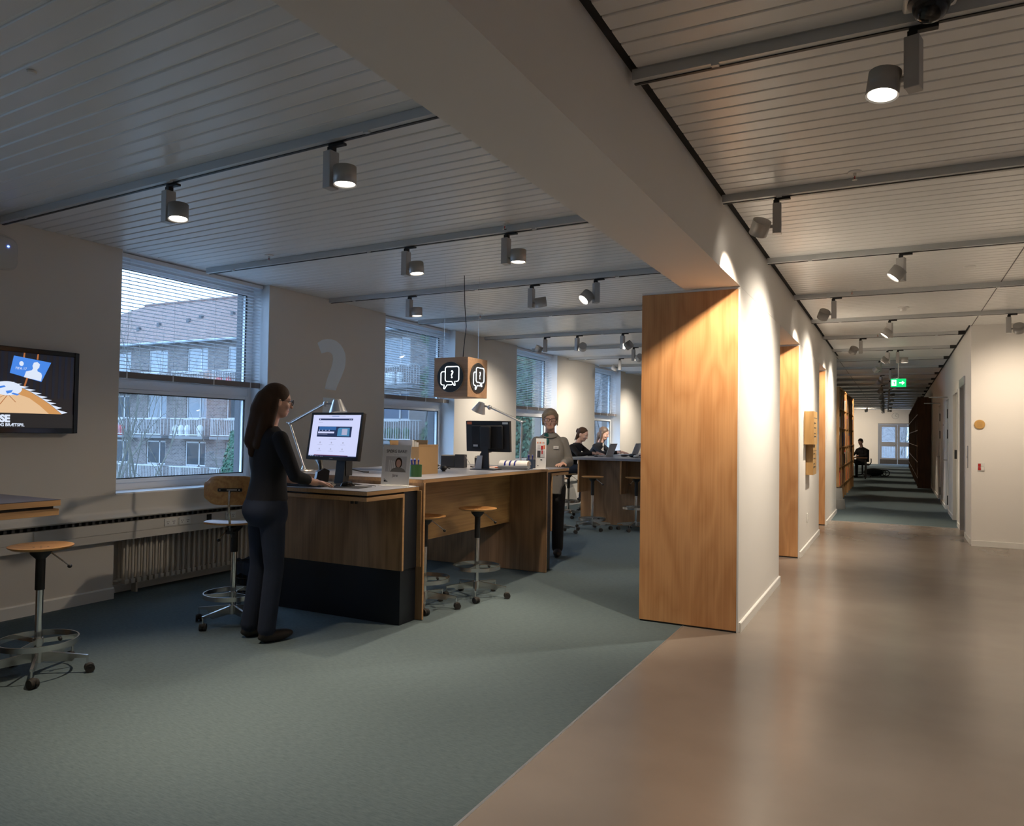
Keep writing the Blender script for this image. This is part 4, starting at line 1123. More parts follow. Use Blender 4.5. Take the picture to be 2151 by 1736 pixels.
# barcode scanners in cradles
def scanner(loc, rz, label):
    s = thing('barcode_scanner', label, 'scanner', loc, rz)
    MB().box((-0.09, -0.05, 0), (0.09, 0.05, 0.012)).build('base_plate', 'dark_grey', s, bevel=0.003)
    MB().prism([(-0.05, 0.012), (0.05, 0.012), (0.035, 0.09), (-0.02, 0.12), (-0.06, 0.10)], (-0.04, 0, 0), (0, 1, 0), (0, 0, 1), (0.08, 0, 0)).build('cradle', 'dark_grey', s)
    MB().tube([(0.0, 0.0, 0.09), (0.02, 0.0, 0.14), (0.07, 0.0, 0.17), (0.12, 0.0, 0.185)], [0.016, 0.018, 0.024, 0.026], n=10).build('scan_head', 'black', s)
    MB().tube([(0.06, 0, 0.16), (0.08, 0.0, 0.10), (0.065, 0.0, 0.04), (0.03, 0.03, 0.012)], 0.005, n=6).build('cable', 'black', s)
    return s
scanner((-4.08, 4.62, ZW), 2.5, 'black handheld scanner in its cradle between the woman and the lit monitor')
sc2 = thing('receipt_printer', 'dark brown receipt printer left of the rear-facing monitor', 'printer', (-4.09, 6.62, ZT), 0.3)
MB().box((-0.11, -0.07, 0.0), (0.04, 0.07, 0.13)).build('body', 'dark_grey', sc2, bevel=0.012)
MB().prism([(-0.075, 0), (0.075, 0), (0.06, 0.135), (-0.06, 0.14)], (0.04, 0, 0), (0, 1, 0), (0, 0, 1), (0.10, 0, 0)).build('front_cover', 'dark_grey', sc2, bevel=0.006)
MB().tube([(0.13, 0, 0.13), (0.20, 0, 0.02), (0.26, 0.02, 0.006)], 0.004, n=6).build('cable', 'paper_grey', sc2)
scanner((-3.90, 6.86, ZT), 0.2, 'black handheld scanner in its cradle beside the rear-facing monitor')
cp = thing('card_terminal', 'blue grey card terminal by the second window', 'terminal', (-4.45, 6.75, ZT), 0.2)
MB().prism([(-0.06, 0), (0.06, 0), (0.06, 0.075), (-0.06, 0.03)], (-0.05, 0, 0), (0, 1, 0), (0, 0, 1), (0.10, 0, 0)).build('body', 'bag_blue', cp, bevel=0.004)
MB().prism([(-0.03, 0.045), (0.04, 0.071), (0.04, 0.073), (-0.03, 0.047)], (-0.035, 0, 0), (0, 1, 0), (0, 0, 1), (0.07, 0, 0)).build('display', 'screen_blue', cp)

# small black microphones / web cameras with cables lying on the worktop
def puck(loc, rz, label, cable):
    p = thing('gooseneck_switch', label, 'cable switch', loc, rz)
    MB().ell((0, 0, 0.032), (0.034, 0.034, 0.024), nu=18, nv=12).cyl((0, 0, 0), (0, 0, 0.02), 0.02, 0.014, n=16).build('body', 'black', p)
    MB().tube(cable, 0.0045, n=8).build('cable', 'black', p)
puck((-3.74, 5.90, ZT), 0.0, 'round black cable switch alone on the grey worktop beside the green pot', [(-0.03, 0, 0.034), (-0.08, -0.02, 0.020), (-0.15, -0.03, 0.006), (-0.22, -0.05, 0.005)])
puck((-4.36, 5.22, ZT), 0.0, 'round black cable switch behind the lit monitor', [(0.03, 0, 0.034), (0.12, 0.0, 0.022), (0.20, 0.03, 0.006), (0.24, 0.06, 0.005)])
puck((-4.06, 6.25, ZT), 0.0, 'black cable switch in front of the receipt printer', [(0.03, 0, 0.034), (0.10, 0.02, 0.02), (0.16, 0.02, 0.006)])

# ask-me sign with portrait
sn = thing('notice_stand', 'acrylic notice stand reading SPØRG BARE! with a portrait', 'notice', (-3.42, 4.70, ZW), 0.03)
tl = 0.10
fr = plane_frame((0, -0.002, 0.012), (1, 0, 0), (0, tl, 1))
B('acrylic_foot', 'plastic_white', (-0.135, -0.03, 0.0), (0.135, 0.09, 0.004), sn)
MB().prism(rect(-0.128, 0, 0.128, 0.305), fr[0], fr[1], fr[2], fr[3] * -0.003).build('sheet', 'paper', sn, smooth=False)
MB().prism([(-0.134, 0), (0.134, 0), (0.134, 0.008), (-0.134, 0.008)], (0, -0.006, 0.002), (1, 0, 0), (0, 0, 1), (0, 0.012, 0)).build('lit_edge', 'paper', sn, smooth=False)
lettering('lettering', 'SPØRG BARE!', 0.034, 'text_black', fr, 0.0, 0.245, 1, sn, 'CENTER', sx=0.92)
for x0, x1 in ((-0.022, -0.004), (0.002, 0.022)): flat('small_print', 'paper_grey', fr, rect(x0, 0.227, x1, 0.231), 1, sn)
lettering('lettering', 'Jane', 0.030, 'text_black', fr, 0.0, 0.062, 1, sn, 'CENTER')
flat('portrait_background', 'paper_grey', fr, rect(-0.095, 0.098, 0.095, 0.218), 1, sn)
for i in range(4): flat('portrait_shelf', 'paper', fr, rect(-0.065 + i * 0.017, 0.105, -0.058 + i * 0.017, 0.19 - 0.004 * i), 2, sn)
def oval(cx, cy, a, b, n=24): return [(cx + a * math.cos(2 * PI * i / n), cy + b * math.sin(2 * PI * i / n)) for i in range(n)]
flat('portrait_hair', 'hair_brown', fr, oval(0.025, 0.168, 0.032, 0.042), 2, sn)
flat('portrait_jumper', 'cloth_grey', fr, [(-0.05, 0.098), (-0.03, 0.122), (0.01, 0.134), (0.04, 0.134), (0.08, 0.12), (0.094, 0.098)], 3, sn)
flat('portrait_face', 'skin', fr, oval(0.025, 0.164, 0.022, 0.030), 4, sn)
flat('library_logo', 'text_black', fr, rect(-0.100, 0.020, -0.088, 0.034), 1, sn)
for i in range(3): flat('library_logo', 'text_black', fr, rect(-0.100, 0.020 + i * 0.0055, -0.066 - i * 0.008, 0.024 + i * 0.0055), 1, sn)
flat('library_logo', 'text_black', fr, oval(-0.098, 0.042, 0.003, 0.003, 10), 1, sn)

# green pen pot
gp = thing('pen_pot', 'dark green round pot with blue pens beside the notice stand', 'pot', (-3.475, 5.06, ZT))
m = MB().lathe([(0.0, 0.004), (0.046, 0.004), (0.048, 0.0), (0.050, 0.0), (0.051, 0.098), (0.046, 0.098), (0.045, 0.008), (0.0, 0.008)], n=28).build('pot', 'green_pot', gp)
def pens(par, spots, mat, z0=0.01, L=0.125):
    for k, (x, y, tx, ty) in enumerate(spots):
        p = thing('ballpoint_pen', 'blue ballpoint pen standing in the %s' % par[0], 'pen', (par[1][0] + x, par[1][1] + y, par[1][2] + z0), 0, 'pens in the %s' % par[0])
        MB().cyl((0, 0, 0), (tx, ty, L), 0.0045, n=10).build('barrel', mat, p)
        MB().cyl((tx, ty, L), (tx * 1.06, ty * 1.06, L + 0.012), 0.003, n=8).build('clicker', 'aluminium', p)
        MB().ell((tx, ty, L - 0.004), (0.008, 0.008, 0.010), nu=10, nv=8).build('cap', mat, p)
pens(('green pot', (-3.475, 5.06, ZT)), [(-0.02, 0.0, -0.018, -0.004), (-0.01, 0.015, -0.012, 0.006), (-0.024, 0.018, -0.006, 0.004), (0.024, -0.01, 0.012, -0.004), (-0.005, -0.02, -0.02, -0.006), (-0.028, -0.01, -0.008, -0.004)], 'blue_pen')
bp = thing('pen_beaker', 'dark blue square beaker with pens behind the leaflet stand', 'pot', (-3.36, 6.98, ZT))
m = MB(); m.box((-0.035, -0.035, 0), (0.035, 0.035, 0.004)); t = 0.004
for a, b in (((-0.035, -0.035), (0.035, -0.031)), ((-0.035, 0.031), (0.035, 0.035)), ((-0.035, -0.031), (-0.031, 0.031)), ((0.031, -0.031), (0.035, 0.031))):
    m.box((a[0], a[1], 0.004), (b[0], b[1], 0.095))
m.build('beaker', 'bag_blue', bp, smooth=False)
pens(('dark blue beaker', (-3.36, 6.98, ZT)), [(-0.015, 0.0, -0.01, 0.0), (0.0, 0.01, 0.01, 0.004), (0.012, -0.01, 0.012, -0.004), (-0.01, -0.012, -0.014, -0.004)], 'blue_pen')

# open cardboard box with a warm lit inside
bx = thing('cardboard_box', 'open brown cardboard box standing behind the notice stand', 'box', (-3.77, 5.46, ZT), -0.10)
t = 0.006; w2, d2, hh = 0.165, 0.13, 0.235
B('bottom', 'card', (-w2, -d2, 0), (w2, d2, t), bx)
B('side', 'card', (-w2, -d2, t), (w2, -d2 + t, hh), bx)
B('side', 'card', (-w2, d2 - t, t), (w2, d2, hh), bx)
B('end', 'card', (-w2, -d2 + t, t), (-w2 + t, d2 - t, hh), bx)
B('end', 'card', (w2 - t, -d2 + t, t), (w2, d2 - t, hh), bx)
M = Matrix.Translation((0, d2, hh)) @ Matrix.Rotation(-0.15, 4, 'X')
MB().box((-w2 * 0.95, -t, 0), (w2 * 0.25, 0, 0.055), M).build('flap', 'card', bx)
M = Matrix.Translation((-w2, 0, hh)) @ Matrix.Rotation(-0.2, 4, 'Y')
MB().box((0, -d2, 0), (t, d2, 0.05), M).build('flap', 'card', bx)
M = Matrix.Translation((w2, 0, hh)) @ Matrix.Rotation(0.12, 4, 'Y')
MB().box((-t, -d2, 0), (0, d2, 0.02), M).build('flap', 'card', bx)
wp = thing('paper_stack', 'stack of white sheets standing in the open cardboard box', 'paper', (-3.80, 5.45, ZT + 0.0065), -0.10)
for k in range(3):
    B('sheet_bundle', 'paper', (-0.10, -0.05 + k * 0.03, 0.0), (0.06, -0.025 + k * 0.03, 0.285 - 0.01 * k), wp)

# newspapers
npz = ZT
for k, (z, rz, hgt, lab, mt) in enumerate(((0.0, 0.35, 0.020, 'folded grey newspaper at the bottom of the pile on the counter', 'paper_grey'), (0.0203, 0.30, 0.020, 'folded newspaper in the middle of the pile on the counter', 'paper'), (0.0406, 0.24, 0.0, 'rolled white newspaper with blue stripes on top of the pile', 'paper'))):
    nw = thing('newspaper', lab, 'newspaper', (-3.42, 6.72, npz + z), rz, 'newspapers on the counter')
    if k == 2:
        prof = [(0.10 * math.cos(PI * i / 14), 0.0005 + 0.048 * math.sin(PI * i / 14) ** 0.8) for i in range(15)]
        def roll(x0, x1, g): return MB().prism([(a * (1 + g * 0.05), b * (1 + g * 0.1) if b > 0.001 else b) for a, b in prof], (x0, 0, 0), (0, 1, 0), (0, 0, 1), (x1 - x0, 0, 0))
        roll(-0.14, 0.15, 0).build('rolled_pages', 'paper', nw)
        for x in (-0.085, -0.035, 0.015): roll(x, x + 0.016, 0.15).build('stripe', 'blue_pen', nw)
        for i in range(4): MB().tube([(0.1505, a * (0.95 - 0.2 * i), max(0.001, b * (0.95 - 0.2 * i))) for a, b in prof], 0.0012, n=5).build('page_edge', 'card', nw)
        continue
    m = MB(); n = 7
    for i in range(n):
        m.box((-0.15 + rnd.uniform(-.006, .006), -0.105 + rnd.uniform(-.004, .004), hgt * i / n + 0.0004), (0.15 + rnd.uniform(-.012, .006), 0.105, hgt * (i + 1) / n - 0.0004))
    m.build('pages', mt, nw, smooth=False)
for k, (x, y, rz, lab, mt) in enumerate(((-3.74, 6.66, 0.1, 'white leaflet with red corner beside the monitor foot', 'paper'), (-3.69, 6.90, -0.05, 'orange and white magazine behind the newspapers', 'orange'))):
    lf = thing('leaflet', lab, 'leaflet', (x, y, ZT), rz)
    m = MB()
    for i in range(3): m.box((-0.10, -0.07, 0.004 * i), (0.10 - 0.004 * i, 0.07, 0.004 * i + 0.0036))
    m.build('pages', mt, lf, smooth=False)
    B('picture', 'pink' if k == 0 else 'paper', (-0.09, -0.05, 0.0117), (-0.02, 0.05, 0.0122), lf)

# narrow acrylic leaflet stand
br = thing('leaflet_stand', 'narrow pale leaflet stand at the far corner of the counter', 'notice', (-3.26, 7.00, ZT), 0.1)
fr = plane_frame((0, 0.0, 0.004), (1, 0, 0), (0, 0.03, 1))
B('acrylic_foot', 'plastic_white', (-0.07, -0.04, 0.0), (0.075, 0.05, 0.004), br)
MB().prism(rect(-0.056, 0, 0.056, 0.31), fr[0], fr[1], fr[2], fr[3] * -0.004).build('sheet', 'paper', br, smooth=False)
for i in range(6): flat('printed_heading', 'paper_grey' if i % 2 else 'orange', fr, rect(-0.042 + i * 0.0145, 0.257, -0.032 + i * 0.0145, 0.275), 1, br)
for i, (mt, x0, x1, y0, y1) in enumerate((('paper_grey', -0.04, -0.005, 0.20, 0.245), ('red', 0.0, 0.022, 0.195, 0.235), ('orange', 0.026, 0.042, 0.20, 0.24), ('dark_grey', -0.04, -0.004, 0.115, 0.185), ('paper_grey', 0.0, 0.042, 0.115, 0.185), ('red', 0.006, 0.02, 0.15, 0.187))):
    flat('printed_picture', mt, fr, rect(x0, y0, x1, y1), 1 + i % 2, br)
flat('printed_mark', 'dark_grey', fr, oval(0.004, 0.09, 0.012, 0.006, 12), 1, br)
flat('printed_mark', 'dark_grey', fr, oval(-0.03, 0.03, 0.006, 0.006, 12), 1, br)

# desk lamps
def desk_lamp(label, base, elbow, head_joint, head_c, aim, power, lit=True):
    l = thing('desk_lamp', label, 'lamp', base)
    b = Vector(base); e = Vector(elbow) - b; hj = Vector(head_joint) - b; hc = Vector(head_c) - b; aim = Vector(aim).normalized()
    MB().lathe([(0.0, 0.0), (0.085, 0.0), (0.09, 0.008), (0.085, 0.016), (0.02, 0.02), (0.012, 0.05), (0.0, 0.05)], n=32).build('base', 'aluminium', l)
    MB().cyl((0, 0, 0.04), e, 0.0085, n=12).cyl((0.012, 0.012, 0.06), e + Vector((0.012, 0.012, -0.05)), 0.002, n=6).build('lower_arm', 'aluminium', l)
    el = MB().ell(e, (0.016, 0.016, 0.016), nu=12, nv=8)
    d = (hj - e).normalized()
    el.cyl(e, e - d * 0.05 + Vector((0, 0, 0.03)), 0.006, n=10)
    el.build('elbow_joint', 'aluminium', l)
    up = MB().cyl(e, hj, 0.0085, n=12).build('upper_arm', 'aluminium', l)
    MB().tube([e + Vector((0, 0, 0.02)), (e + hj) / 2 + Vector((0, 0, 0.014)), hj + Vector((0, 0, 0.02))], 0.0018, n=6).build('tension_wire', 'steel', up)
    MB().ell(hj, (0.024, 0.022, 0.026), nu=14, nv=10).cyl(hj, hc - aim * 0.03, 0.010, n=10).build('head_joint', 'aluminium', l)
    a = hc - aim * 0.055; c2 = hc + aim * 0.055
    sh = MB().cyl(a, c2, 0.034, 0.078, n=32, caps=False).cyl(a + aim * 0.002, c2, 0.032, 0.076, n=32, caps=False)
    vs = []
    shd = sh.build('shade', 'aluminium', l)
    MB().cyl(a, a + aim * 0.003, 0.034, 0.034, n=24).build('shade_top', 'aluminium', shd)
    if lit:
        MB().ell(hc + aim * 0.02, (0.022, 0.022, 0.022), nu=14, nv=10).build('bulb', 'lens_glow', shd)
        ld = bpy.data.lights.new('lamp_beam', 'SPOT'); ld.energy = power; ld.spot_size = math.radians(115); ld.spot_blend = 0.6; ld.color = (1.0, 0.70, 0.40); ld.shadow_soft_size = 0.025
        lo = bpy.data.objects.new('lamp_beam', ld); COL.objects.link(lo); lo.parent = l
        lo.location = hc + aim * 0.06; lo.rotation_euler = aim.to_track_quat('-Z', 'Y').to_euler()
    return l
desk_lamp('silver jointed desk lamp with cone shade above the lit monitor', (-4.66, 5.05, ZT), (-4.80, 5.02, 1.50), (-4.38, 5.0, 1.675), (-4.25, 5.0, 1.655), (0.12, 0.0, -1), 5)
desk_lamp('silver jointed desk lamp with cone shade above the rear-facing monitor', (-3.49, 6.98, ZT), (-3.475, 6.98, 1.56), (-3.86, 6.98, 1.715), (-3.97, 6.97, 1.715), (-0.40, 0.0, -0.92), 6)

# tangle of cables behind the keyboard
ct = thing('cable_tangle', 'tangle of thin black cables behind the keyboard on the side desk', 'cable', (-4.03, 4.455, ZW))
for k in range(5):
    R = random.Random(40 + k); pts = []
    for i in range(9):
        pts.append((-0.10 + i * 0.018 + R.uniform(-.012, .012), R.uniform(-0.035, 0.035), 0.0045 + (0.018 + 0.016 * R.random()) * math.sin(PI * i / 8) * (k % 3) / 2))
    MB().tube(pts, 0.0028, n=6).build('cable', 'black' if k != 2 else 'paper_grey', ct)
# ------------------------------------------------------------------ ceiling devices
def sprinkler(x, y, z, label):
    s = thing('sprinkler', label, 'sprinkler', (x, y, z), 0, 'ceiling sprinklers')
    MB().lathe([(0.0, -0.001), (0.04, -0.001), (0.036, -0.008), (0.012, -0.012), (0.0, -0.012)], n=20).build('rosette', 'plastic_white', s)
    MB().cyl((0, 0, -0.012), (0, 0, -0.03), 0.009, n=10).cyl((-0.008, 0, -0.03), (-0.004, 0, -0.05), 0.002, n=6).cyl((0.008, 0, -0.03), (0.004, 0, -0.05), 0.002, n=6).build('frame', 'steel', s)
    MB().cyl((0, 0, -0.03), (0, 0, -0.046), 0.003, n=8).build('glass_bulb', 'red', s)
    MB().cyl((0, 0, -0.05), (0, 0, -0.053), 0.015, n=16).build('deflector', 'steel', s)
for x, y, z, lab in ((-4.86, 4.78, ZL, 'small white sprinkler on the reading room ceiling before the second rail, near the window'), (-2.51, 4.72, ZL, 'small sprinkler on the reading room ceiling near the beam'), (-4.75, 8.30, ZL, 'small sprinkler on the ceiling beyond the hanging sign'), (-4.75, 11.9, ZL, 'small far sprinkler above the students'), (-0.22, 4.78, ZR, 'glass-bulb sprinkler on the corridor ceiling near the second rail'), (-0.42, 8.64, ZR, 'small sprinkler on the corridor ceiling near the fourth rail'), (-0.25, 12.38, ZR, 'tiny sprinkler on the corridor ceiling near the sixth rail')):
    sprinkler(x, y, z, lab)
for x, y, z, lab in ((0.59, 7.86, ZR, 'flat round white disc on the corridor ceiling'), (-3.29, 1.86, ZL, 'small round grey cap on the near reading room ceiling')):
    d = thing('ceiling_disc', lab, 'ceiling disc', (x, y, z))
    MB().lathe([(0.0, -0.001), (0.052 if y > 3 else 0.02, -0.001), (0.048 if y > 3 else 0.018, -0.01), (0.0, -0.012)], n=24).build('cover', 'plastic_white', d)
sd = thing('smoke_detector', 'round white smoke detector on the corridor ceiling before the exit sign', 'smoke detector', (0.07, 10.0, ZR))
MB().lathe([(0.0, -0.001), (0.06, -0.001), (0.062, -0.012), (0.05, -0.02), (0.0, -0.02)], n=28).build('base', 'plastic_white', sd)
MB().lathe([(0.035, -0.02), (0.04, -0.035), (0.03, -0.05), (0.0, -0.052)], n=24).build('chamber', 'plastic_white', sd)
# dome camera
dc = thing('dome_camera', 'black glass dome camera on a white square plate at the top right', 'camera', (0.105, 2.93, ZR - 0.004), 0.05)
MB().box((-0.085, -0.085, -0.032), (0.085, 0.085, -0.001)).build('mounting_plate', 'plastic_white', dc, bevel=0.012)
MB().lathe([(0.072, -0.030), (0.074, -0.045), (0.060, -0.052)], n=32).build('collar', 'black', dc)
MB().lathe([(0.060, -0.046), (0.059, -0.066), (0.050, -0.088), (0.035, -0.103), (0.015, -0.111), (0.0, -0.112)], n=32).build('dome', 'black_gloss', dc)
MB().cyl((-0.065, -0.07, -0.0315), (-0.065, -0.07, -0.034), 0.005, n=10).build('screw', 'steel', dc)

# ------------------------------------------------------------------ exit sign
ex = thing('exit_sign', 'glowing green exit sign with white figure and arrow hung in the corridor', 'sign', (0.03, 16.05, 2.43))
MB().cyl((0, 0, 0.16), (0, 0, ZR - 2.43), 0.008, n=10).build('hanger_rod', 'plastic_white', ex)
MB().box((-0.131, -0.018, 0.0), (0.131, 0.018, 0.16)).build('sign_box', 'exit_green', ex, bevel=0.004)
fr = plane_frame((0, -0.0185, 0.08), (1, 0, 0), (0, 0, 1))
P = [(0.015, 0.010), (0.062, 0.010), (0.062, 0.040), (0.108, 0.0), (0.062, -0.040), (0.062, -0.010), (0.015, -0.010)]
flat('arrow', 'exit_white', fr, P, 0, ex)
flat('doorway', 'exit_white', fr, [(-0.115, -0.055), (-0.035, -0.055), (-0.035, 0.055), (-0.115, 0.055)], 0, ex)
flat('running_figure', 'exit_green', fr, [(-0.085, -0.045), (-0.072, -0.02), (-0.078, 0.012), (-0.092, 0.0), (-0.098, 0.006), (-0.078, 0.024), (-0.062, 0.02), (-0.05, 0.004), (-0.055, -0.002), (-0.064, 0.008), (-0.062, -0.018), (-0.05, -0.03), (-0.056, -0.05), (-0.062, -0.032), (-0.07, -0.026), (-0.08, -0.05)], 1, ex)
flat('figure_head', 'exit_green', fr, [(-0.066 + 0.009 * math.cos(2 * PI * i / 12), 0.036 + 0.009 * math.sin(2 * PI * i / 12)) for i in range(12)], 1, ex)

# ------------------------------------------------------------------ wooden sign boxes on the middle pier
for k, (y0, y1, z0, z1, x1, lab) in enumerate(((10.04, 10.50, 1.357, 1.775, -0.92, 'upper oak sign box with small print on the middle pier'), (10.25, 10.70, 0.965, 1.355, -0.945, 'lower oak sign box with small print, hung below the upper one'))):
    b = thing('sign_box', lab, 'sign', (XC + 0.0006, y0, z0), 0, 'oak sign boxes on the pier')
    D = x1 - XC - 0.0006
    MB().box((0, 0, 0), (D, y1 - y0, z1 - z0)).build('box', 'oak_box', b, bevel=0.0015)
    fr = plane_frame((D, 0, 0), (0, 1, 0), (0, 0, 1))
    B('groove', 'dark_grey', (D, 0.0, z1 - z0 - 0.085), (D + 0.001, y1 - y0, z1 - z0 - 0.080), b)
    for i, (yy, sz) in enumerate(((0.27, 0.05), (0.21, 0.03), (0.14, 0.03), (0.10, 0.05))):
        flat('printed_symbol', 'text_black', fr, oval(0.05, yy, sz * 0.35, sz * 0.35, 12), 1, b)
        flat('printed_line', 'text_black', fr, rect(0.10, yy - 0.006, 0.10 + 0.14 + 0.05 * (i % 2), yy + 0.006), 1, b)
so = thing('wall_socket', 'white double wall socket low on the middle pier', 'socket', (XC + 0.0006, 10.43, 0.40))
MB().box((0, -0.025, -0.06), (0.012, 0.025, 0.06)).build('plate', 'plastic_white', so, bevel=0.003)
for z in (-0.028, 0.028):
    MB().cyl((0.0118, 0, z), (0.0128, 0, z), 0.016, n=16).build('outlet', 'paper_grey', so)

# ------------------------------------------------------------------ right hand wall
pq = thing('wall_plaque', 'round wooden plaque on the white wall at right', 'plaque', (1.008, 11.9995, 1.657))
MB().cyl((0, 0, 0), (0, -0.016, 0), 0.064, n=40).cyl((0, -0.016, 0), (0, -0.022, 0), 0.060, 0.055, n=40).build('disc', 'brass_wood', pq)
for z in (-0.028, -0.012, 0.004, 0.020):
    B('engraved_line', 'oak_box', (-0.03, -0.0232, z), (0.032, -0.0222, z + 0.006), pq)
sw = thing('light_switch', 'double switch with red and white rockers on the white wall at right', 'switch', (1.024, 11.9995, 1.078))
MB().box((-0.042, -0.010, -0.058), (0.042, 0, 0.058)).build('plate', 'plastic_white', sw, bevel=0.003)
for z in (-0.024, 0.024):
    MB().box((-0.034, -0.016, z - 0.021), (-0.002, -0.010, z + 0.021)).build('rocker', 'red', sw, bevel=0.002)
    MB().box((0.002, -0.016, z - 0.021), (0.034, -0.010, z + 0.021)).build('rocker', 'plastic_white', sw, bevel=0.002)

def door(n, y0, y1, zt, leaf, frame, inset, swing=False):
    d = struct(thing('door_%d' % n, '', '')); del d['label'], d['category']
    x = XR
    m = MB(); t = 0.05
    m.box((x - 0.012, y0 - 0.03, 0), (x + 0.16, y0 + t - 0.03, zt)); m.box((x - 0.012, y1 - t + 0.03, 0), (x + 0.16, y1 + 0.03, zt)); m.box((x - 0.012, y0 - 0.03, zt - 0.0), (x + 0.16, y1 + 0.03, zt + 0.06))
    m.build('door_frame', frame, d, bevel=0.003)
    lf = MB().box((x + inset, y0 + 0.02, 0.01), (x + inset + 0.04, y1 - 0.02, zt)).build('door_leaf', leaf, d, bevel=0.002)
    return d, lf
d1, lf = door(1, 13.05, 13.95, 2.27, 'door_dark', 'door_frame_grey', 0.12)
MB().box((XR - 0.02, 13.0, 2.27), (XR + 0.05, 14.0, 2.40)).build('lintel', 'door_frame_grey', d1, bevel=0.003)
d2, lf = door(2, 14.58, 15.62, 2.24, 'door_beige', 'trim_white', 0.16)
B('lock_case', 'black', (XR - 0.04, 14.56, 1.12), (XR + 0.015, 14.70, 1.27), d2)
for n, (y0, y1) in ((3, (17.02, 17.88)), (4, (19.92, 20.88))):
    d, lf = door(n, y0, y1, 2.24, 'door_white', 'trim_white', 0.015)
    for z in (0.25, 1.55, 1.95):
        B('hinge', 'black', (XR - 0.028, y0 - 0.01, z - 0.09), (XR + 0.02, y0 + 0.035, z + 0.09), d)
    MB().cyl((XR + 0.02, y1 - 0.12, 1.02), (XR - 0.05, y1 - 0.12, 1.02), 0.012, n=12).cyl((XR - 0.05, y1 - 0.12, 1.02), (XR - 0.05, y1 - 0.25, 1.02), 0.010, n=12).build('handle', 'steel', lf)
    MB().cyl((XR + 0.02, y0 + 0.1, 2.28), (XR - 0.34, y0 + 0.1, 2.28), 0.014, n=10).build('stay_bar', 'steel', d)
nt = thing('door_notice', 'white notice sheet hung between the two white doors', 'notice', (XR - 0.001, 18.8, 1.62))
MB().box((-0.006, -0.12, -0.20), (0, 0.12, 0.20)).build('sheet', 'paper', nt)
B('heading', 'text_black', (-0.0066, -0.09, 0.12), (-0.006, 0.09, 0.15), nt)
cpnl = thing('lift_call_panel', 'narrow steel call panel on the corridor corner', 'control panel', (XR - 0.001, 12.55, 1.2))
MB().box((-0.008, -0.05, -0.16), (0, 0.05, 0.16)).build('plate', 'door_frame_grey', cpnl, bevel=0.002)
MB().cyl((-0.008, 0, 0.0), (-0.012, 0, 0.0), 0.018, n=16).build('button', 'steel', cpnl)

# glazed double door at the corridor end
ed = struct(thing('door_5', '', '', (0.05, 46.5, 0))); del ed['label'], ed['category']
m = MB()
m.box((-0.97, 0.0, 0), (-0.90, 0.1, 2.28)); m.box((0.90, 0.0, 0), (0.97, 0.1, 2.28)); m.box((-0.90, 0.0, 2.20), (0.90, 0.1, 2.28))
m.build('door_frame', 'end_door_grey', ed)
for s in (-1, 1):
    a, b = (-0.895, -0.005) if s < 0 else (0.005, 0.895)
    m = MB(); t = 0.11
    m.box((a, 0.02, 0.01), (a + t, 0.07, 2.19)); m.box((b - t, 0.02, 0.01), (b, 0.07, 2.19))
    m.box((a + t, 0.02, 0.01), (b - t, 0.07, 0.36)); m.box((a + t, 0.02, 1.00), (b - t, 0.07, 1.24)); m.box((a + t, 0.02, 2.08), (b - t, 0.07, 2.19))
    lf = m.build('door_leaf', 'end_door_grey', ed, smooth=False)
    B('pane', 'pane', (a + t, 0.04, 0.36), (b - t, 0.046, 1.00), lf); B('pane', 'pane', (a + t, 0.04, 1.24), (b - t, 0.046, 2.08), lf)
    B('kick_plate', 'dark_grey', (a + 0.02, 0.012, 0.02), (b - 0.02, 0.02, 0.28), lf)
MB().cyl((-0.05, 0.02, 1.1), (-0.05, -0.04, 1.1), 0.012, n=10).cyl((-0.05, -0.04, 1.1), (-0.16, -0.04, 1.1), 0.010, n=10).build('handle', 'steel', ed)
ck = thing('wall_clock', 'round white wall clock above the glazed door at the corridor end', 'clock', (-0.06, 46.499, 2.69))
MB().cyl((0, 0, 0), (0, -0.04, 0), 0.18, n=36).build('case', 'paper_grey', ck)
MB().cyl((0, -0.04, 0), (0, -0.043, 0), 0.16, n=36).build('dial', 'plastic_white', ck)
for a, L in ((2.2, 0.09), (0.4, 0.13)):
    M = Matrix.Translation((0, -0.044, 0)) @ Matrix.Rotation(a, 4, 'Y')
    MB().box((-0.005, -0.003, -0.02), (0.005, 0, L), M).build('hand', 'text_black', ck)
for k in range(12):
    M = Matrix.Rotation(2 * PI * k / 12, 4, 'Y')
    MB().box((-0.004, -0.0445, 0.125), (0.004, -0.043, 0.15), M).build('hour_mark', 'text_black', ck)

# ------------------------------------------------------------------ bookcases and books
BOOKC = {'white': (0.62, 0.62, 0.60), 'red': (0.40, 0.03, 0.04), 'orange': (0.70, 0.17, 0.07), 'blue': (0.03, 0.07, 0.22), 'grey': (0.22, 0.23, 0.23), 'black': (0.02, 0.02, 0.02), 'brown': (0.16, 0.08, 0.05), 'green': (0.05, 0.14, 0.10), 'cream': (0.50, 0.42, 0.28), 'rose': (0.42, 0.14, 0.12)}
for k, v in BOOKC.items(): plain('book_' + k, v, 0.55)
bookm = {}
def book_mesh(col, t, h, d):
    key = (col, t, h, d)
    if key not in bookm:
        m = MB()
        m.box((0, 0, 0), (d, 0.004, h)); m.box((0, t - 0.004, 0), (d, t, h)); m.box((d - 0.005, 0.004, 0), (d, t - 0.004, h)); m.box((0.004, 0.004, 0.004), (d - 0.005, t - 0.004, h - 0.005))
        me = m.mesh('book', smooth=False); me.materials.append(MATS['book_' + col]); bookm[key] = me
    return bookm[key]
rowname = ['bottom shelf', 'second lowest shelf', 'middle shelf', 'second highest shelf', 'top shelf']
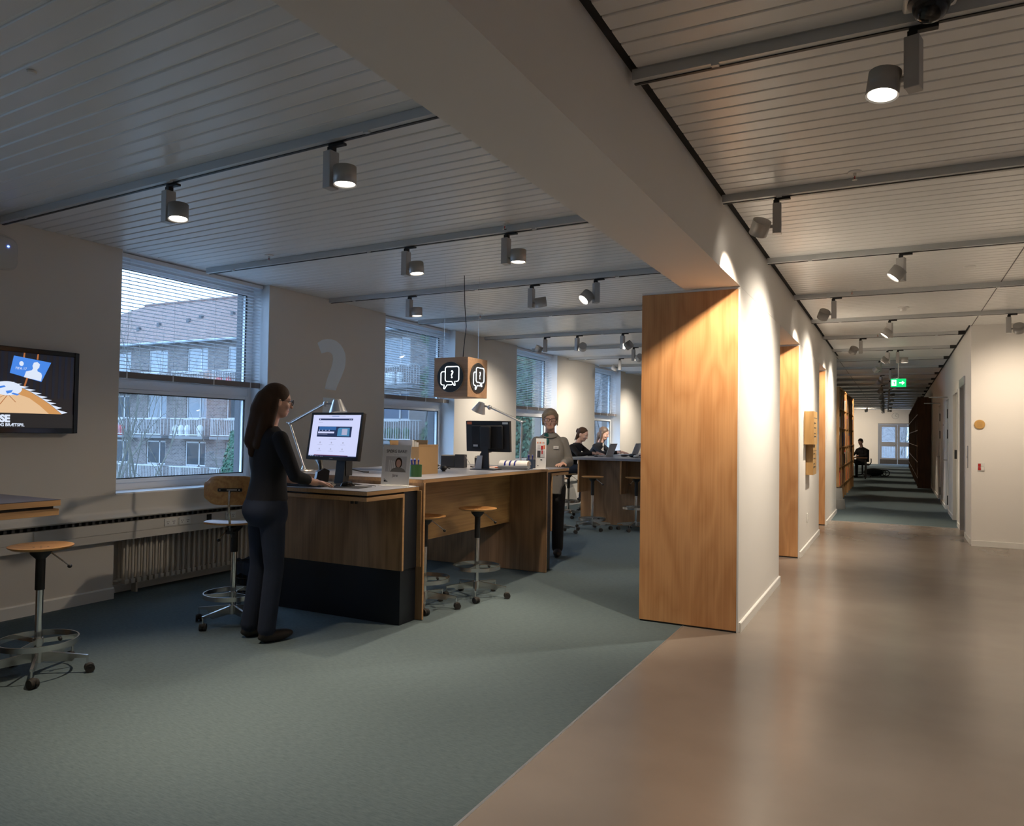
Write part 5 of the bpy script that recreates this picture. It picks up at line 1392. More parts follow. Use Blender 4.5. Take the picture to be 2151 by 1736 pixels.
def bookcase(x0, x1, y0, y1, zt, zs, nb, mat, label, face, fill, short, grp, bname, pal):
    """face = +1: open towards +x, -1: open towards -x"""
    c = thing('bookcase', label, 'bookcase', ((x0 + x1) / 2, (y0 + y1) / 2, 0), 0, 'bookcases along the corridor')
    ox, oy = (x0 + x1) / 2, (y0 + y1) / 2
    def b(n, a, e): return B(n, mat, (a[0] - ox, a[1] - oy, a[2]), (e[0] - ox, e[1] - oy, e[2]), c)
    bw = (y1 - y0) / nb
    back = x0 if face > 0 else x1
    for i in range(nb + 1):
        y = y0 + i * bw
        b('upright', (x0, y - 0.015 if 0 < i else y0, 0), (x1, y + 0.015 if i < nb else y1, zt))
    b('top_board', (x0, y0, zt), (x1, y1, zt + 0.028))
    for z in zs:
        for i in range(nb):
            b('shelf', (x0 + 0.002, y0 + i * bw + 0.0305 * (i == 0) + 0.016, z - 0.026), (x1 - 0.002, y0 + (i + 1) * bw - 0.016, z))
    xb = (x0, x0 + 0.008) if face > 0 else (x1 - 0.008, x1)
    b('back_board', (xb[0], y0 + 0.032, zs[0]), (xb[1], y1 - 0.032, zt))
    for r, z in enumerate(zs):
        for i in range(nb):
            y = y0 + i * bw + (0.50 if bw < 0.95 else 0.55) - 0.12 * ((r + i) % 3)
            n = fill(r, i); cs = list(dict.fromkeys(rnd.sample(pal, min(n, len(pal)))))
            for k in range(n):
                t = rnd.choice((0.028, 0.036, 0.045)); h = rnd.choice((0.25, 0.29, 0.33)); d = 0.24
                if y + t > y0 + (i + 1) * bw - 0.03: break
                col = cs[k % len(cs)]
                o = obj('book', book_mesh(col, t, h, d), None, (x1 - 0.012 - d if face > 0 else x0 + 0.012 + d, y + (0 if face > 0 else t), z + 0.0005))
                if face < 0: o.rotation_euler = (0, 0, PI)
                tag(o, '%s book on the %s, %s bay of the %s' % (col, rowname[r], ordw[i], short), 'book', grp)
                y += t + 0.001
    return c
bookcase(-1.43, -1.125, 18.05, 24.3, 2.555, (0.36, 0.80, 1.245, 1.68, 2.115), 7, 'shelf_wood', 'tall open oak bookcase with coloured books left in the corridor', 1, lambda r, i: 6 if i < 4 else 3, 'left corridor bookcase', 'books in the left bookcase', None, list(BOOKC))
for q in range(4):
    bookcase(0.55, 0.895, 25.1 + q * 4.6, 29.0 + q * 4.6, 2.65, (0.30, 0.77, 1.24, 1.71, 2.18), 4, 'shelf_dark', '%s dark brown bookcase along the right corridor wall, counted from the front' % ordw[q], -1, lambda r, i: 3 if (i + r) % 2 == 0 else 1, '%s right bookcase' % ordw[q], 'books in the right bookcases', None, ['white', 'grey', 'cream', 'blue'])
# rolling kick step
ks = thing('kick_step', 'grey plastic kick step standing by the left bookcase', 'step stool', (-1.13, 16.62, 0))
MB().lathe([(0.0, 0.0), (0.20, 0.0), (0.215, 0.03), (0.195, 0.20), (0.17, 0.205), (0.0, 0.205)], n=32).build('lower_step', 'step_grey', ks)
MB().lathe([(0.168, 0.205), (0.150, 0.41), (0.14, 0.425), (0.0, 0.425)], n=32).build('upper_step', 'step_grey', ks)
MB().lathe([(0.14, 0.425), (0.138, 0.432), (0.0, 0.432)], n=32).build('tread', 'black', ks)

# ------------------------------------------------------------------ far work desk
dk = thing('work_desk', 'dark work desk far down the corridor with a lit screen', 'desk', (-1.55, 29.6, 0))
B('desk_top', 'shelf_dark', (-0.7, -0.4, 0.72), (0.62, 0.4, 0.75), dk)
for x in (-0.66, 0.55):
    for y in (-0.36, 0.32): B('leg', 'black', (x, y, 0), (x + 0.05, y + 0.05, 0.72), dk)
fm = thing('desk_screen', 'glowing screen seen edge-on on the far work desk', 'monitor', (-1.55, 29.6, 0.75), 0.9)
MB().box((-0.3, 0.0, 0.10), (0.3, 0.035, 0.46)).build('housing', 'black', fm); B('screen', 'screen_white', (-0.28, 0.035, 0.12), (0.28, 0.037, 0.44), fm)
MB().box((-0.03, 0.0, 0.0), (0.03, 0.03, 0.12)).box((-0.12, -0.08, 0), (0.12, 0.10, 0.012)).build('stand', 'black', fm)
oc = thing('office_chair', 'black office chair at the far work desk', 'chair', (-1.12, 30.55, 0))
MB().box((-0.24, -0.24, 0.44), (0.24, 0.24, 0.50)).build('seat', 'black_matt', oc, bevel=0.02)
MB().box((-0.22, 0.22, 0.55), (0.22, 0.28, 1.02)).build('backrest', 'black_matt', oc, bevel=0.02)
MB().cyl((0, 0, 0.08), (0, 0, 0.44), 0.03, n=12).build('column', 'black', oc)
for k in range(5):
    a = 2 * PI * k / 5
    arm = MB().cyl((0, 0, 0.10), (0.28 * math.cos(a), 0.28 * math.sin(a), 0.07), 0.02, n=8).build('base_arm', 'black', oc)
    MB().ell((0.28 * math.cos(a), 0.28 * math.sin(a), 0.0295), (0.03, 0.03, 0.029), nu=10, nv=8).build('castor', 'rubber', arm)
for s in (-1, 1):
    MB().tube([(0.24 * s, 0.1, 0.46), (0.29 * s, 0.1, 0.55), (0.29 * s, 0.05, 0.68), (0.29 * s, -0.15, 0.68)], 0.018, n=8).build('armrest', 'black', oc)
MB().cyl((0, 0.25, 0.46), (0, 0.27, 0.6), 0.025, n=8).build('back_post', 'black', oc)
bg = thing('backpack', 'black backpack with loops lying on the floor by the far desk', 'bag', (-0.78, 31.6, 0), 0.3)
MB().ell((0, 0, 0.15), (0.36, 0.22, 0.15), nu=20, nv=12).build('body', 'black_matt', bg)
for s in (0.3, 0.42):
    MB().tube([(s + 0.12 * math.cos(2 * PI * i / 20), -0.1, 0.13 + 0.11 * math.sin(2 * PI * i / 20)) for i in range(20)], 0.018, n=8, closed=True).build('strap', 'black', bg)
# ------------------------------------------------------------------ courtyard outside the windows
struct(B('ground_courtyard', 'gravel', (-90, -60, -6.2), (-6.6, 90, -6.0)))
YF = 32.0
bd = thing('apartment_block', 'grey brick apartment block with tiled roof and white balconies across the courtyard', 'building', (-34.0, YF, -6.0))
ZG = 6.0
def G(x, z): return (x + 34.0, z + ZG)
cols = [(-53.4, -51.6), (-49.9, -48.1), (-46.35, -44.55), (-42.8, -41.0), (-39.2, -37.4), (-35.7, -33.9), (-31.9, -30.1), (-28.2, -26.4), (-24.3, -22.45)]
tops = [6.35, 3.5, 0.6, -2.3]
xl, xr = -57.0, -12.5
# wall built around its window openings
m = MB()
zcuts = [-6.0]
for t in reversed(tops): zcuts += [t - 1.50, t]
zcuts.append(6.9)
for i in range(len(zcuts) - 1):
    za, zb = zcuts[i], zcuts[i + 1]
    if i % 2 == 0:
        m.box((xl + 34, 0, za + ZG), (xr + 34, 0.4, zb + ZG))
    else:
        x = xl
        for a, b in cols:
            m.box((x + 34, 0, za + ZG), (a + 34, 0.4, zb + ZG)); x = b
        m.box((x + 34, 0, za + ZG), (xr + 34, 0.4, zb + ZG))
m.box((xl + 34, 0.4, 0), (xl + 34.4, 10.0, 6.9 + ZG)); m.box((xr + 33.6, 0.4, 0), (xr + 34, 10.0, 6.9 + ZG)); m.box((xl + 34, 9.6, 0), (xr + 34, 10.0, 6.9 + ZG))
m.build('brick_walls', 'brick_wall', bd, smooth=False)
cur = ['curtain_light', 'curtain_light', 'curtain_rose', 'room_dark', 'curtain_cream', 'room_dark']
bar = MB().box((-0.016, -0.016, 0), (0.016, 0.016, 0.95))
for r, t in enumerate(tops):
    for k, (a, b) in enumerate(cols):
        x0, x1 = a + 34, b + 34; z0, z1 = t - 1.50 + ZG, t + ZG; xm = x0 + (x1 - x0) * 0.66
        w = MB(); fw = 0.09
        w.box((x0, 0.06, z0), (x0 + fw, 0.14, z1)); w.box((x1 - fw, 0.06, z0), (x1, 0.14, z1)); w.box((xm - fw / 2, 0.06, z0), (xm + fw / 2, 0.14, z1))
        w.box((x0 + fw, 0.06, z0), (x1 - fw, 0.14, z0 + fw)); w.box((x0 + fw, 0.06, z1 - fw), (x1 - fw, 0.14, z1))
        w.box((x0 - 0.1, -0.08, z0 - 0.08), (xm, 0.06, z0))
        win = w.build('window', 'facade_white', bd, smooth=False)
        mt = 'curtain_light' if r == 0 else cur[(k * 2 + r * 3) % 6]
        B('pane', 'room_dark' if mt == 'room_dark' else 'pane_sky' if r == 0 else 'pane_dark', (x0 + fw, 0.09, z0 + fw), (xm - fw / 2, 0.10, z1 - fw), win)
        B('pane', 'room_dark' if mt == 'room_dark' else 'pane_sky' if r == 0 else 'pane_dark', (xm + fw / 2, 0.09, z0 + fw), (x1 - fw, 0.10, z1 - fw), win)
        if mt != 'room_dark': B('curtain', mt, (x0 + fw, 0.25, z0 + 0.02), (x1 - fw, 0.30, z1), win)
        if r < 3:
            # balcony: slab and white bar railing
            bx0, bx1 = x0 - 0.15, x1 + 0.75
            bal = B('balcony', 'balcony_slab', (bx0 - 0.1, -1.0, z0 - 1.22), (bx1 + 0.1, 0.0, z0 - 1.06), bd)
            m = MB()
            n = int((bx1 - bx0) / 0.14)
            for i in range(n + 1):
                x = bx0 + (bx1 - bx0) * i / n
                m.box((x - 0.011, -0.99, z0 - 1.0), (x + 0.011, -0.965, z0 - 0.02))
            for yy in (-0.75, -0.5, -0.25):
                for x in (bx0, bx1): m.box((x - 0.014, yy, z0 - 1.0), (x + 0.014, yy + 0.025, z0 - 0.02))
            m.box((bx0 - 0.02, -1.0, z0 - 0.04), (bx1 + 0.02, -0.95, z0 + 0.02)); m.box((bx0 - 0.02, -1.0, z0 - 1.0), (bx1 + 0.02, -0.95, z0 - 0.95))
            for x in (bx0, bx1): m.box((x - 0.02, -0.95, z0 - 0.04), (x + 0.02, 0.0, z0 + 0.02))
            m.build('railing', 'facade_white', bal, smooth=False)
            if rnd.random() < 0.7:
                p = MB()
                for i in range(5):
                    px = rnd.uniform(bx0 + 0.2, bx1 - 0.2)
                    p.cyl((px, -0.8, z0 - 1.06), (px, -0.8, z0 - 0.8), 0.12, 0.15, n=8)
                    p.ell((px, -0.8, z0 - 0.62), (0.2, 0.18, 0.25), nu=8, nv=6)
                p.build('plant_pots', rnd.choice(['cypress_leaf', 'ivy_leaf', 'book_rose', 'book_white', 'red']), bal)
# roof with hip at the left end
ez, rz = 6.75 + ZG, 10.5 + ZG
x0, x1 = xl + 33.5, xr + 34.5
rf = MB()
rf.add([(x0, -0.6, ez), (x1, -0.6, ez), (x1, 5.0, rz), (x0 + 7.5, 5.0, rz), (x0, 10.6, ez), (x1, 10.6, ez)], [(0, 1, 2, 3), (4, 0, 3), (5, 4, 3, 2), (1, 5, 2), (0, 4, 5, 1)])
roof = rf.build('roof', 'roof_tiles', bd, smooth=False)
MB().cyl((x0, -0.65, ez - 0.03), (x1, -0.65, ez - 0.03), 0.08, n=8).build('gutter', 'gutter', roof)
MB().cyl((x0 + 7.5, 5.0, rz + 0.02), (x1, 5.0, rz + 0.02), 0.12, n=8).build('ridge_cap', 'roof_tiles', roof)
for x, y in ((-44, 1.6), (-41.5, 1.9), (-40.8, 2.3), (-38, 2.4), (-36.2, 2.6), (-45.5, 1.2)):
    zz = ez + (rz - ez) * (y + 0.6) / 5.6
    MB().box((x + 34 - 0.12, y - 0.1, zz - 0.05), (x + 34 + 0.12, y + 0.1, zz + 0.22)).build('roof_vent', 'dark_grey', roof)

# ivy on the right part of the block
def leaves(name, mat, n, fn, size, parent=None):
    m = MB()
    for i in range(n):
        p, nrm = fn()
        nrm = (Vector(nrm) + Vector((rnd.uniform(-.7, .7), rnd.uniform(-.7, .7), rnd.uniform(-.7, .7)))).normalized()
        a = nrm.orthogonal().normalized(); b = nrm.cross(a)
        t = rnd.uniform(0, 6.28); s = size * rnd.uniform(0.6, 1.4)
        u = (a * math.cos(t) + b * math.sin(t)) * s; v = (b * math.cos(t) - a * math.sin(t)) * s * 0.7
        p = Vector(p)
        m.add([p - u, p + v, p + u + nrm * s * 0.15, p - v], [(0, 1, 2, 3)])
    return m.build(name, mat, parent, smooth=False)
iv = thing('ivy', 'dark green ivy covering the right end of the brick block', 'ivy', (-17.0, YF, -6.0))
def ivy_pt():
    while True:
        x = rnd.uniform(-21.6, -12.3); z = rnd.uniform(-6, 7.2)
        if x < -20.2 and abs(x + 20.9 + 0.35 * math.sin(z * 2.1)) > 0.55: continue
        return (x + 17.0, -rnd.uniform(0.03, 0.35), z + 6.0), (0, -1, 0.2)
l = leaves('foliage', 'ivy_leaf', 20000, ivy_pt, 0.10, iv); l['kind'] = 'stuff'
m = MB()
for i in range(26):
    x = -4.3 + i * 0.36 + rnd.uniform(-.1, .1); z = 0
    pts = [(x, -0.02, 0)]
    while z < 12:
        z += 1.0; x += rnd.uniform(-.25, .25); pts.append((x, -0.03, z))
    m.tube(pts, 0.03, n=5)
m.build('stems', 'bark', iv)
iv['label'] = 'dark green ivy covering the right end of the brick block'

# bare trees and an evergreen in front of the block
def bare_tree(loc, h, label, seed, mat='bark_green', spread=0.5, levels=6, r0=0.14):
    R = random.Random(seed)
    t = thing('bare_tree', label, 'tree', loc, 0, 'bare winter trees')
    trunk = MB(); twig = MB()
    def grow(p, d, L, r, lev):
        n = 4; pts = [p]; rs = [r]
        for i in range(n):
            d = (d + Vector((R.uniform(-.16, .16), R.uniform(-.16, .16), R.uniform(-.05, .12)))).normalized()
            p = p + d * (L / n); pts.append(p); rs.append(r * (1 - 0.35 * (i + 1) / n))
        (trunk if lev < 2 else twig).tube(pts, rs, n=7 if lev < 2 else 4)
        if lev >= levels: return
        for k in range(3 if lev < 3 else 3):
            i = R.choice((2, 3, 4)) if k else 4
            ax = d.orthogonal().normalized(); ax.rotate(Matrix.Rotation(R.uniform(0, 6.28), 3, d))
            nd = (d + ax * R.uniform(0.4, 1.0) * spread * 1.6 + Vector((0, 0, 0.15))).normalized()
            grow(pts[i], nd, L * R.uniform(0.55, 0.8), rs[i] * 0.55, lev + 1)
    grow(Vector((0, 0, 0)), Vector((0.05, 0, 1)), h, r0, 0)
    trunk.build('trunk', mat, t); tw = twig.build('twigs', mat, t); tw['kind'] = 'stuff'
    return t
bare_tree((-25.5, 17.5, -6.0), 5.2, 'bare branching tree in front of the brick block, left of the first window', 3, r0=0.13)
bare_tree((-23.3, 17.2, -6.0), 4.6, 'second bare tree beside the first one before the brick block', 11, r0=0.10)
bare_tree((-19.0, 16.5, -6.0), 3.6, 'smaller bare tree with thin twigs low in the first window', 21, r0=0.08)
bare_tree((-17.2, 49.0, -6.0), 6.5, 'tall bare tree seen through the farthest window', 5, 'bark', r0=0.2)
bare_tree((-9.3, 25.5, -6.0), 4.6, 'bare tree beside the building end, seen through the farthest window', 8, 'bark', r0=0.16)
bare_tree((-1.5, 56.0, -6.0), 5.0, 'bare tree behind the glazed door at the corridor end', 9, 'bark', r0=0.2)
bare_tree((0.8, 60.0, -6.0), 5.6, 'second bare tree behind the glazed door at the corridor end', 14, 'bark', r0=0.22)
cy = thing('cypress', 'slim dark green evergreen in front of the brick block', 'tree', (-30.2, 27.6, -6.0))
def cyp():
    z = rnd.random() ** 0.9 * 7.1; r = 1.05 * (1 - (z / 7.3) ** 1.7) + 0.08
    a = rnd.uniform(0, 6.28); q = r * rnd.uniform(0.7, 1.05)
    return (q * math.cos(a), q * math.sin(a), z + 0.2), (math.cos(a), math.sin(a), 0.5)
l = leaves('foliage', 'cypress_leaf', 7000, cyp, 0.085, cy); l['kind'] = 'stuff'
MB().cyl((0, 0, 0), (0, 0, 6.6), 0.12, 0.03, n=8).build('trunk', 'bark', cy)
# low railing of the landing outside the corridor door
rl = thing('landing_railing', 'white bar railing outside the glazed door at the corridor end', 'railing', (0, 48.6, 0))
B('landing_slab', 'balcony_slab', (-2.5, -1.9, -0.25), (2.5, 0.2, -0.05), rl)
m = MB()
for i in range(36): m.box((-2.4 + i * 0.137 - 0.015, 0, -0.05), (-2.4 + i * 0.137 + 0.015, 0.03, 1.0))
m.box((-2.45, -0.01, 1.0), (2.45, 0.04, 1.05)); m.build('railing_bars', 'facade_white', rl, smooth=False)
hz = thing('far_building', 'pale building far behind the trees beyond the corridor end', 'building', (0, 95.0, -6.0))
MB().box((-20, 0, 0), (24, 8, 11)).build('walls', 'brick_wall', hz, smooth=False)
MB().prism([(-0.5, 11), (8.5, 11), (4, 14)], (-20.5, 0, 0), (0, 1, 0), (0, 0, 1), (45, 0, 0)).build('roof', 'roof_tiles', hz, smooth=False)
for i in range(8):
    for j in range(3):
        B('window', 'room_dark', (-18 + i * 5, -0.05, 2 + j * 3), (-16.5 + i * 5, 0.0, 3.6 + j * 3), hz)
B('door_tower', 'door_beige', (1.0, -0.6, 0), (2.4, -0.05, 10.5), hz)
# ------------------------------------------------------------------ people
def fuse(prims, voxel, smooth=6):
    """melt tapered capsules and ellipsoids into one continuous surface; returns mesh with a material per region"""
    m = MB()
    for p in prims:
        if p[0] == 'cap':
            _, a, b, r0, r1, _m = p
            a = Vector(a); b = Vector(b)
            m.cyl(a, b, r0, r1, n=14); m.ell(a, (r0,) * 3, nu=14, nv=8); m.ell(b, (r1,) * 3, nu=14, nv=8)
        elif p[0] == 'loft':
            K = np.array(p[1], float); t = np.linspace(0, len(K) - 1, (len(K) - 1) * 4 + 1); Q = []
            for x in t:
                i = min(int(x), len(K) - 2); f = x - i
                k0, k1, k2, k3 = K[max(i - 1, 0)], K[i], K[i + 1], K[min(i + 2, len(K) - 1)]
                Q.append(0.5 * (2 * k1 + (k2 - k0) * f + (2 * k0 - 5 * k1 + 4 * k2 - k3) * f * f + (3 * k1 - k0 - 3 * k2 + k3) * f ** 3))
            nn = 32; vs = []; fs = []
            for q in Q:
                for j in range(nn):
                    a = 2 * PI * j / nn; ca, sa = math.cos(a), math.sin(a)
                    vs.append((q[0] + q[3] * math.copysign(abs(ca) ** 0.85, ca), q[1] + q[4] * math.copysign(abs(sa) ** 0.85, sa), q[2]))
            for i in range(len(Q) - 1):
                for j in range(nn): fs.append((i * nn + j, i * nn + (j + 1) % nn, (i + 1) * nn + (j + 1) % nn, (i + 1) * nn + j))
            fs += [tuple(range(nn - 1, -1, -1)), tuple((len(Q) - 1) * nn + j for j in range(nn))]
            m.add(vs, fs)
        else:
            _, c, r, R, _m = p
            m.ell(c, r, R, nu=22, nv=14)
    me = bpy.data.meshes.new('raw'); me.from_pydata(m.v, [], m.f)
    o = bpy.data.objects.new('raw', me); COL.objects.link(o)
    r = o.modifiers.new('r', 'REMESH'); r.mode = 'VOXEL'; r.voxel_size = voxel; r.use_smooth_shade = True
    s = o.modifiers.new('s', 'SMOOTH'); s.factor = 0.5; s.iterations = smooth
    dg = bpy.context.evaluated_depsgraph_get()
    out = bpy.data.meshes.new_from_object(o.evaluated_get(dg))
    bpy.data.objects.remove(o); bpy.data.meshes.remove(me)
    # material by nearest primitive
    n = len(out.polygons); C = np.empty(n * 3); out.polygons.foreach_get('center', C); C = C.reshape(-1, 3)
    best = np.full(n, 1e9); idx = np.zeros(n, int); mats = []
    for p in prims:
        mt = p[-1]
        if mt not in mats: mats.append(mt)
        if p[0] == 'cap':
            a = np.array(p[1], float); b = np.array(p[2], float); d = b - a; L = max(d @ d, 1e-9)
            t = np.clip((C - a) @ d / L, 0, 1)
            dist = np.linalg.norm(C - a - t[:, None] * d, axis=1) - (p[3] + (p[4] - p[3]) * t)
        elif p[0] == 'loft':
            K = np.array(p[1], float); z = np.clip(C[:, 2], K[0, 2], K[-1, 2])
            I = [np.interp(z, K[:, 2], K[:, k]) for k in (0, 1, 3, 4)]
            k = np.hypot((C[:, 0] - I[0]) / I[2], (C[:, 1] - I[1]) / I[3])
            dist = np.maximum((k - 1) * np.minimum(I[2], I[3]), np.abs(C[:, 2] - z)) 
            dist = np.where(np.abs(C[:, 2] - z) > 0, np.hypot(np.maximum((k - 1) * I[3], 0), C[:, 2] - z), (k - 1) * np.minimum(I[2], I[3]))
        else:
            R = np.array(p[3]) if p[3] is not None else np.eye(3)
            q = (C - np.array(p[1], float)) @ R / np.array(p[2], float)
            k = np.linalg.norm(q, axis=1); dist = (k - 1) * min(p[2]) * 1.2
        w = dist < best
        best[w] = dist[w]; idx[w] = mats.index(mt)
    for mt in mats: out.materials.append(MATS[mt])
    out.polygons.foreach_set('material_index', idx.astype(np.int32))
    out.polygons.foreach_set('use_smooth', np.ones(n, bool))
    out.update()
    return out

def head_frame(c, yaw=0.0, pitch=0.0, roll=0.0):
    return Matrix.Translation(c) @ Euler((-pitch, roll, yaw)).to_matrix().to_4x4()

def head_prims(H, skin, s=1.0):
    R = H.to_3x3()
    P = lambda x, y, z: tuple(H @ (Vector((x, y, z)) * s))
    e = lambda c, r, m: ('ell', P(*c), tuple(k * s for k in r), R, m)
    return [e((0, -0.012, 0.030), (0.073, 0.092, 0.085), skin), e((0, 0.015, -0.020), (0.063, 0.070, 0.092), skin), e((0, 0.034, -0.078), (0.046, 0.046, 0.036), skin),
            e((0, 0.068, 0.022), (0.048, 0.018, 0.013), skin), e((0.033, 0.060, -0.030), (0.024, 0.020, 0.022), skin), e((-0.033, 0.060, -0.030), (0.024, 0.020, 0.022), skin),
            ('cap', P(0, 0.082, 0.008), P(0, 0.101, -0.030), 0.008 * s, 0.012 * s, skin),
            e((0, 0.079, -0.062), (0.019, 0.009, 0.006), 'lip'),
            e((0.074, -0.006, -0.012), (0.011, 0.019, 0.031), skin), e((-0.074, -0.006, -0.012), (0.011, 0.019, 0.031), skin)]

def face_parts(H, par, s=1.0, glasses=False, gl_mat='black'):
    for sx in (-1, 1):
        c = H @ (Vector((0.030 * sx, 0.0715, 0.000)) * s)
        ey = MB().ell(c, (0.0115 * s, 0.0085 * s, 0.0065 * s), H.to_3x3(), nu=14, nv=8).build('eye', 'eye_white', par)
        MB().ell(H @ (Vector((0.030 * sx, 0.0775, 0.000)) * s), (0.0050 * s, 0.0035 * s, 0.0050 * s), H.to_3x3(), nu=10, nv=6).build('iris', 'hair_dark', ey)
    if glasses:
        g = MB()
        for sx in (-1, 1):
            g.tube([H @ (Vector((0.034 * sx + 0.027 * math.copysign(abs(math.cos(a)) ** 0.7, math.cos(a)), 0.097, 0.0 + 0.019 * math.copysign(abs(math.sin(a)) ** 0.7, math.sin(a)))) * s) for a in [2 * PI * i / 24 for i in range(24)]], 0.0024 * s, n=6, closed=True)
            g.tube([H @ (Vector(p) * s) for p in ((0.061 * sx, 0.097, 0.006), (0.077 * sx, 0.05, 0.006), (0.081 * sx, -0.01, 0.002))], 0.0022 * s, n=6)
        g.tube([H @ (Vector(p) * s) for p in ((-0.009, 0.098, 0.004), (0, 0.100, 0.007), (0.009, 0.098, 0.004))], 0.0024 * s, n=6)
        g.build('glasses', gl_mat, par)

def hand_prims(w, f, n, side, skin, curl=0.5):
    """w wrist, f finger direction, n palm normal (towards what is touched), side +1/-1 picks the thumb side"""
    w = Vector(w); f = Vector(f).normalized(); n = Vector(n); n = (n - f * n.dot(f)).normalized(); s = f.cross(n) * side
    R = Matrix((s, f, n)).transposed()
    out = [('ell', tuple(w + f * 0.050), (0.041, 0.052, 0.017), R, skin), ('cap', tuple(w - f * 0.01), tuple(w + f * 0.02), 0.025, 0.026, skin)]
    for k, (o, L) in enumerate(((0.033, 0.066), (0.011, 0.076), (-0.011, 0.070), (-0.032, 0.054))):
        b = w + f * 0.088 + s * o
        d1 = (f + n * curl * 0.35 + s * o * 2.0).normalized(); m_ = b + d1 * L * 0.5
        d2 = (f + n * curl * 1.1 + s * o * 2.0).normalized(); e = m_ + d2 * L * 0.5
        out += [('cap', tuple(b), tuple(m_), 0.0092, 0.0084, skin), ('cap', tuple(m_), tuple(e), 0.0084, 0.0072, skin)]
    b = w + f * 0.030 + s * 0.034; m_ = b + (f * 0.6 + s * 0.7 + n * 0.25).normalized() * 0.038; e = m_ + (f * 0.9 + s * 0.25 + n * 0.3).normalized() * 0.030
    out += [('cap', tuple(b), tuple(m_), 0.0125, 0.0105, skin), ('cap', tuple(m_), tuple(e), 0.0105, 0.0085, skin)]
    return out

def arm(sh, el, wr, mat, r=(0.054, 0.042, 0.030), cuff=None, skin='skin'):
    out = [('cap', sh, el, r[0], r[1], mat)]
    if cuff is None: out.append(('cap', el, wr, r[1], r[2], mat))
    else:
        q = tuple(Vector(el).lerp(Vector(wr), cuff)); out += [('cap', el, q, r[1], r[1] * 0.85, mat), ('cap', q, wr, r[1] * 0.72, 0.024, skin)]
    return out

def make_person(label, loc, rz, prims, hair, hair_mat, H, s=1.0, voxel=0.0065, glasses=False, extra=None, grp=None):
    p = thing('person', label, 'person', loc, rz, grp)
    me = fuse(prims, voxel)
    b = obj('body', me, p)
    if hair:
        hm = fuse([h + (hair_mat,) for h in hair], voxel, 10)
        obj('hair', hm, p)
    if H is not None: face_parts(H, p, s, glasses)
    if extra: extra(p)
    return p
def E3(c, r, m, R=None): return ('ell', c, r, R, m)
def HP(H, s, c, r): return ('ell', tuple(H @ (Vector(c) * s)), tuple(k * s for k in r), H.to_3x3())
def HC(H, s, a, b, r0, r1): return ('cap', tuple(H @ (Vector(a) * s)), tuple(H @ (Vector(b) * s)), r0 * s, r1 * s)

# 1: standing woman with long hair, back half turned to the viewer
H = head_frame((0.02, 0.05, 1.645), -0.30, 0.12)
T, J, S = 'cloth_navy', 'cloth_jeans', 'skin'
pr = head_prims(H, S) + [('cap', (0, -0.005, 1.44), (0.01, 0.02, 1.555), 0.056, 0.050, S),
    ('loft', [(0, -0.005, 0.965, 0.172, 0.125), (0, 0, 1.05, 0.158, 0.112), (0, 0.005, 1.13, 0.148, 0.106), (0, 0.01, 1.22, 0.162, 0.122), (0, 0.01, 1.30, 0.176, 0.122), (0, 0.0, 1.375, 0.185, 0.103), (0, -0.005, 1.425, 0.145, 0.080), (0, -0.005, 1.465, 0.075, 0.062)], T),
    E3((0.068, 0.075, 1.25), (0.065, 0.06, 0.068), T), E3((-0.068, 0.075, 1.25), (0.065, 0.06, 0.068), T),
    ('loft', [(0, 0.0, 0.78, 0.150, 0.10), (0, -0.012, 0.84, 0.176, 0.130), (0, -0.018, 0.90, 0.180, 0.138), (0, -0.010, 0.96, 0.170, 0.122)], J),
    ('cap', (0.088, -0.005, 0.86), (0.095, 0.015, 0.50), 0.092, 0.066, J), ('cap', (0.095, 0.015, 0.50), (0.095, -0.03, 0.09), 0.066, 0.060, J),
    ('cap', (-0.088, -0.005, 0.86), (-0.10, 0.0, 0.50), 0.092, 0.066, J), ('cap', (-0.10, 0.0, 0.50), (-0.105, -0.06, 0.09), 0.066, 0.060, J)]
pr += [E3((0.10, 0.035, 0.040), (0.046, 0.130, 0.040), 'shoe'), E3((-0.11, 0.005, 0.040), (0.046, 0.130, 0.040), 'shoe'), E3((0.10, -0.03, 0.055), (0.044, 0.055, 0.055), 'shoe'), E3((-0.11, -0.06, 0.055), (0.044, 0.055, 0.055), 'shoe')]
pr += arm((0.175, 0.0, 1.385), (0.262, 0.07, 1.135), (0.20, 0.24, 1.085), T, (0.056, 0.045, 0.032), 0.6) + arm((-0.175, 0.0, 1.385), (-0.25, 0.04, 1.13), (-0.15, 0.26, 1.075), T, (0.056, 0.045, 0.032), 0.6)
pr += hand_prims((0.20, 0.245, 1.082), (-0.25, 1, -0.12), (0, 0, -1), -1, S) + hand_prims((-0.15, 0.265, 1.074), (0.2, 1, -0.08), (0, 0, -1), 1, S)
hair = [HP(H, 1, (0, -0.022, 0.040), (0.083, 0.098, 0.088)), HP(H, 1, (0, -0.055, -0.04), (0.085, 0.062, 0.10)), HC(H, 1, (0.066, -0.02, 0.0), (0.070, -0.04, -0.17), 0.026, 0.030), HC(H, 1, (-0.066, -0.02, 0.0), (-0.075, -0.04, -0.17), 0.026, 0.032),
        ('cap', (0.005, -0.025, 1.65), (0.0, -0.055, 1.58), 0.082, 0.082), ('cap', (0.0, -0.05, 1.60), (-0.02, -0.105, 1.37), 0.078, 0.062), ('cap', (-0.05, -0.05, 1.55), (-0.07, -0.10, 1.34), 0.045, 0.035), ('cap', (0.05, -0.05, 1.55), (0.05, -0.10, 1.34), 0.045, 0.035), ('cap', (0.0, -0.105, 1.40), (-0.015, -0.112, 1.28), 0.055, 0.028)]
make_person('standing woman with long brown hair in dark top and jeans at the side desk', (-3.885, 3.86, 0), math.radians(-20), pr, hair, 'hair_brown', H, 1.0, 0.0065, True)

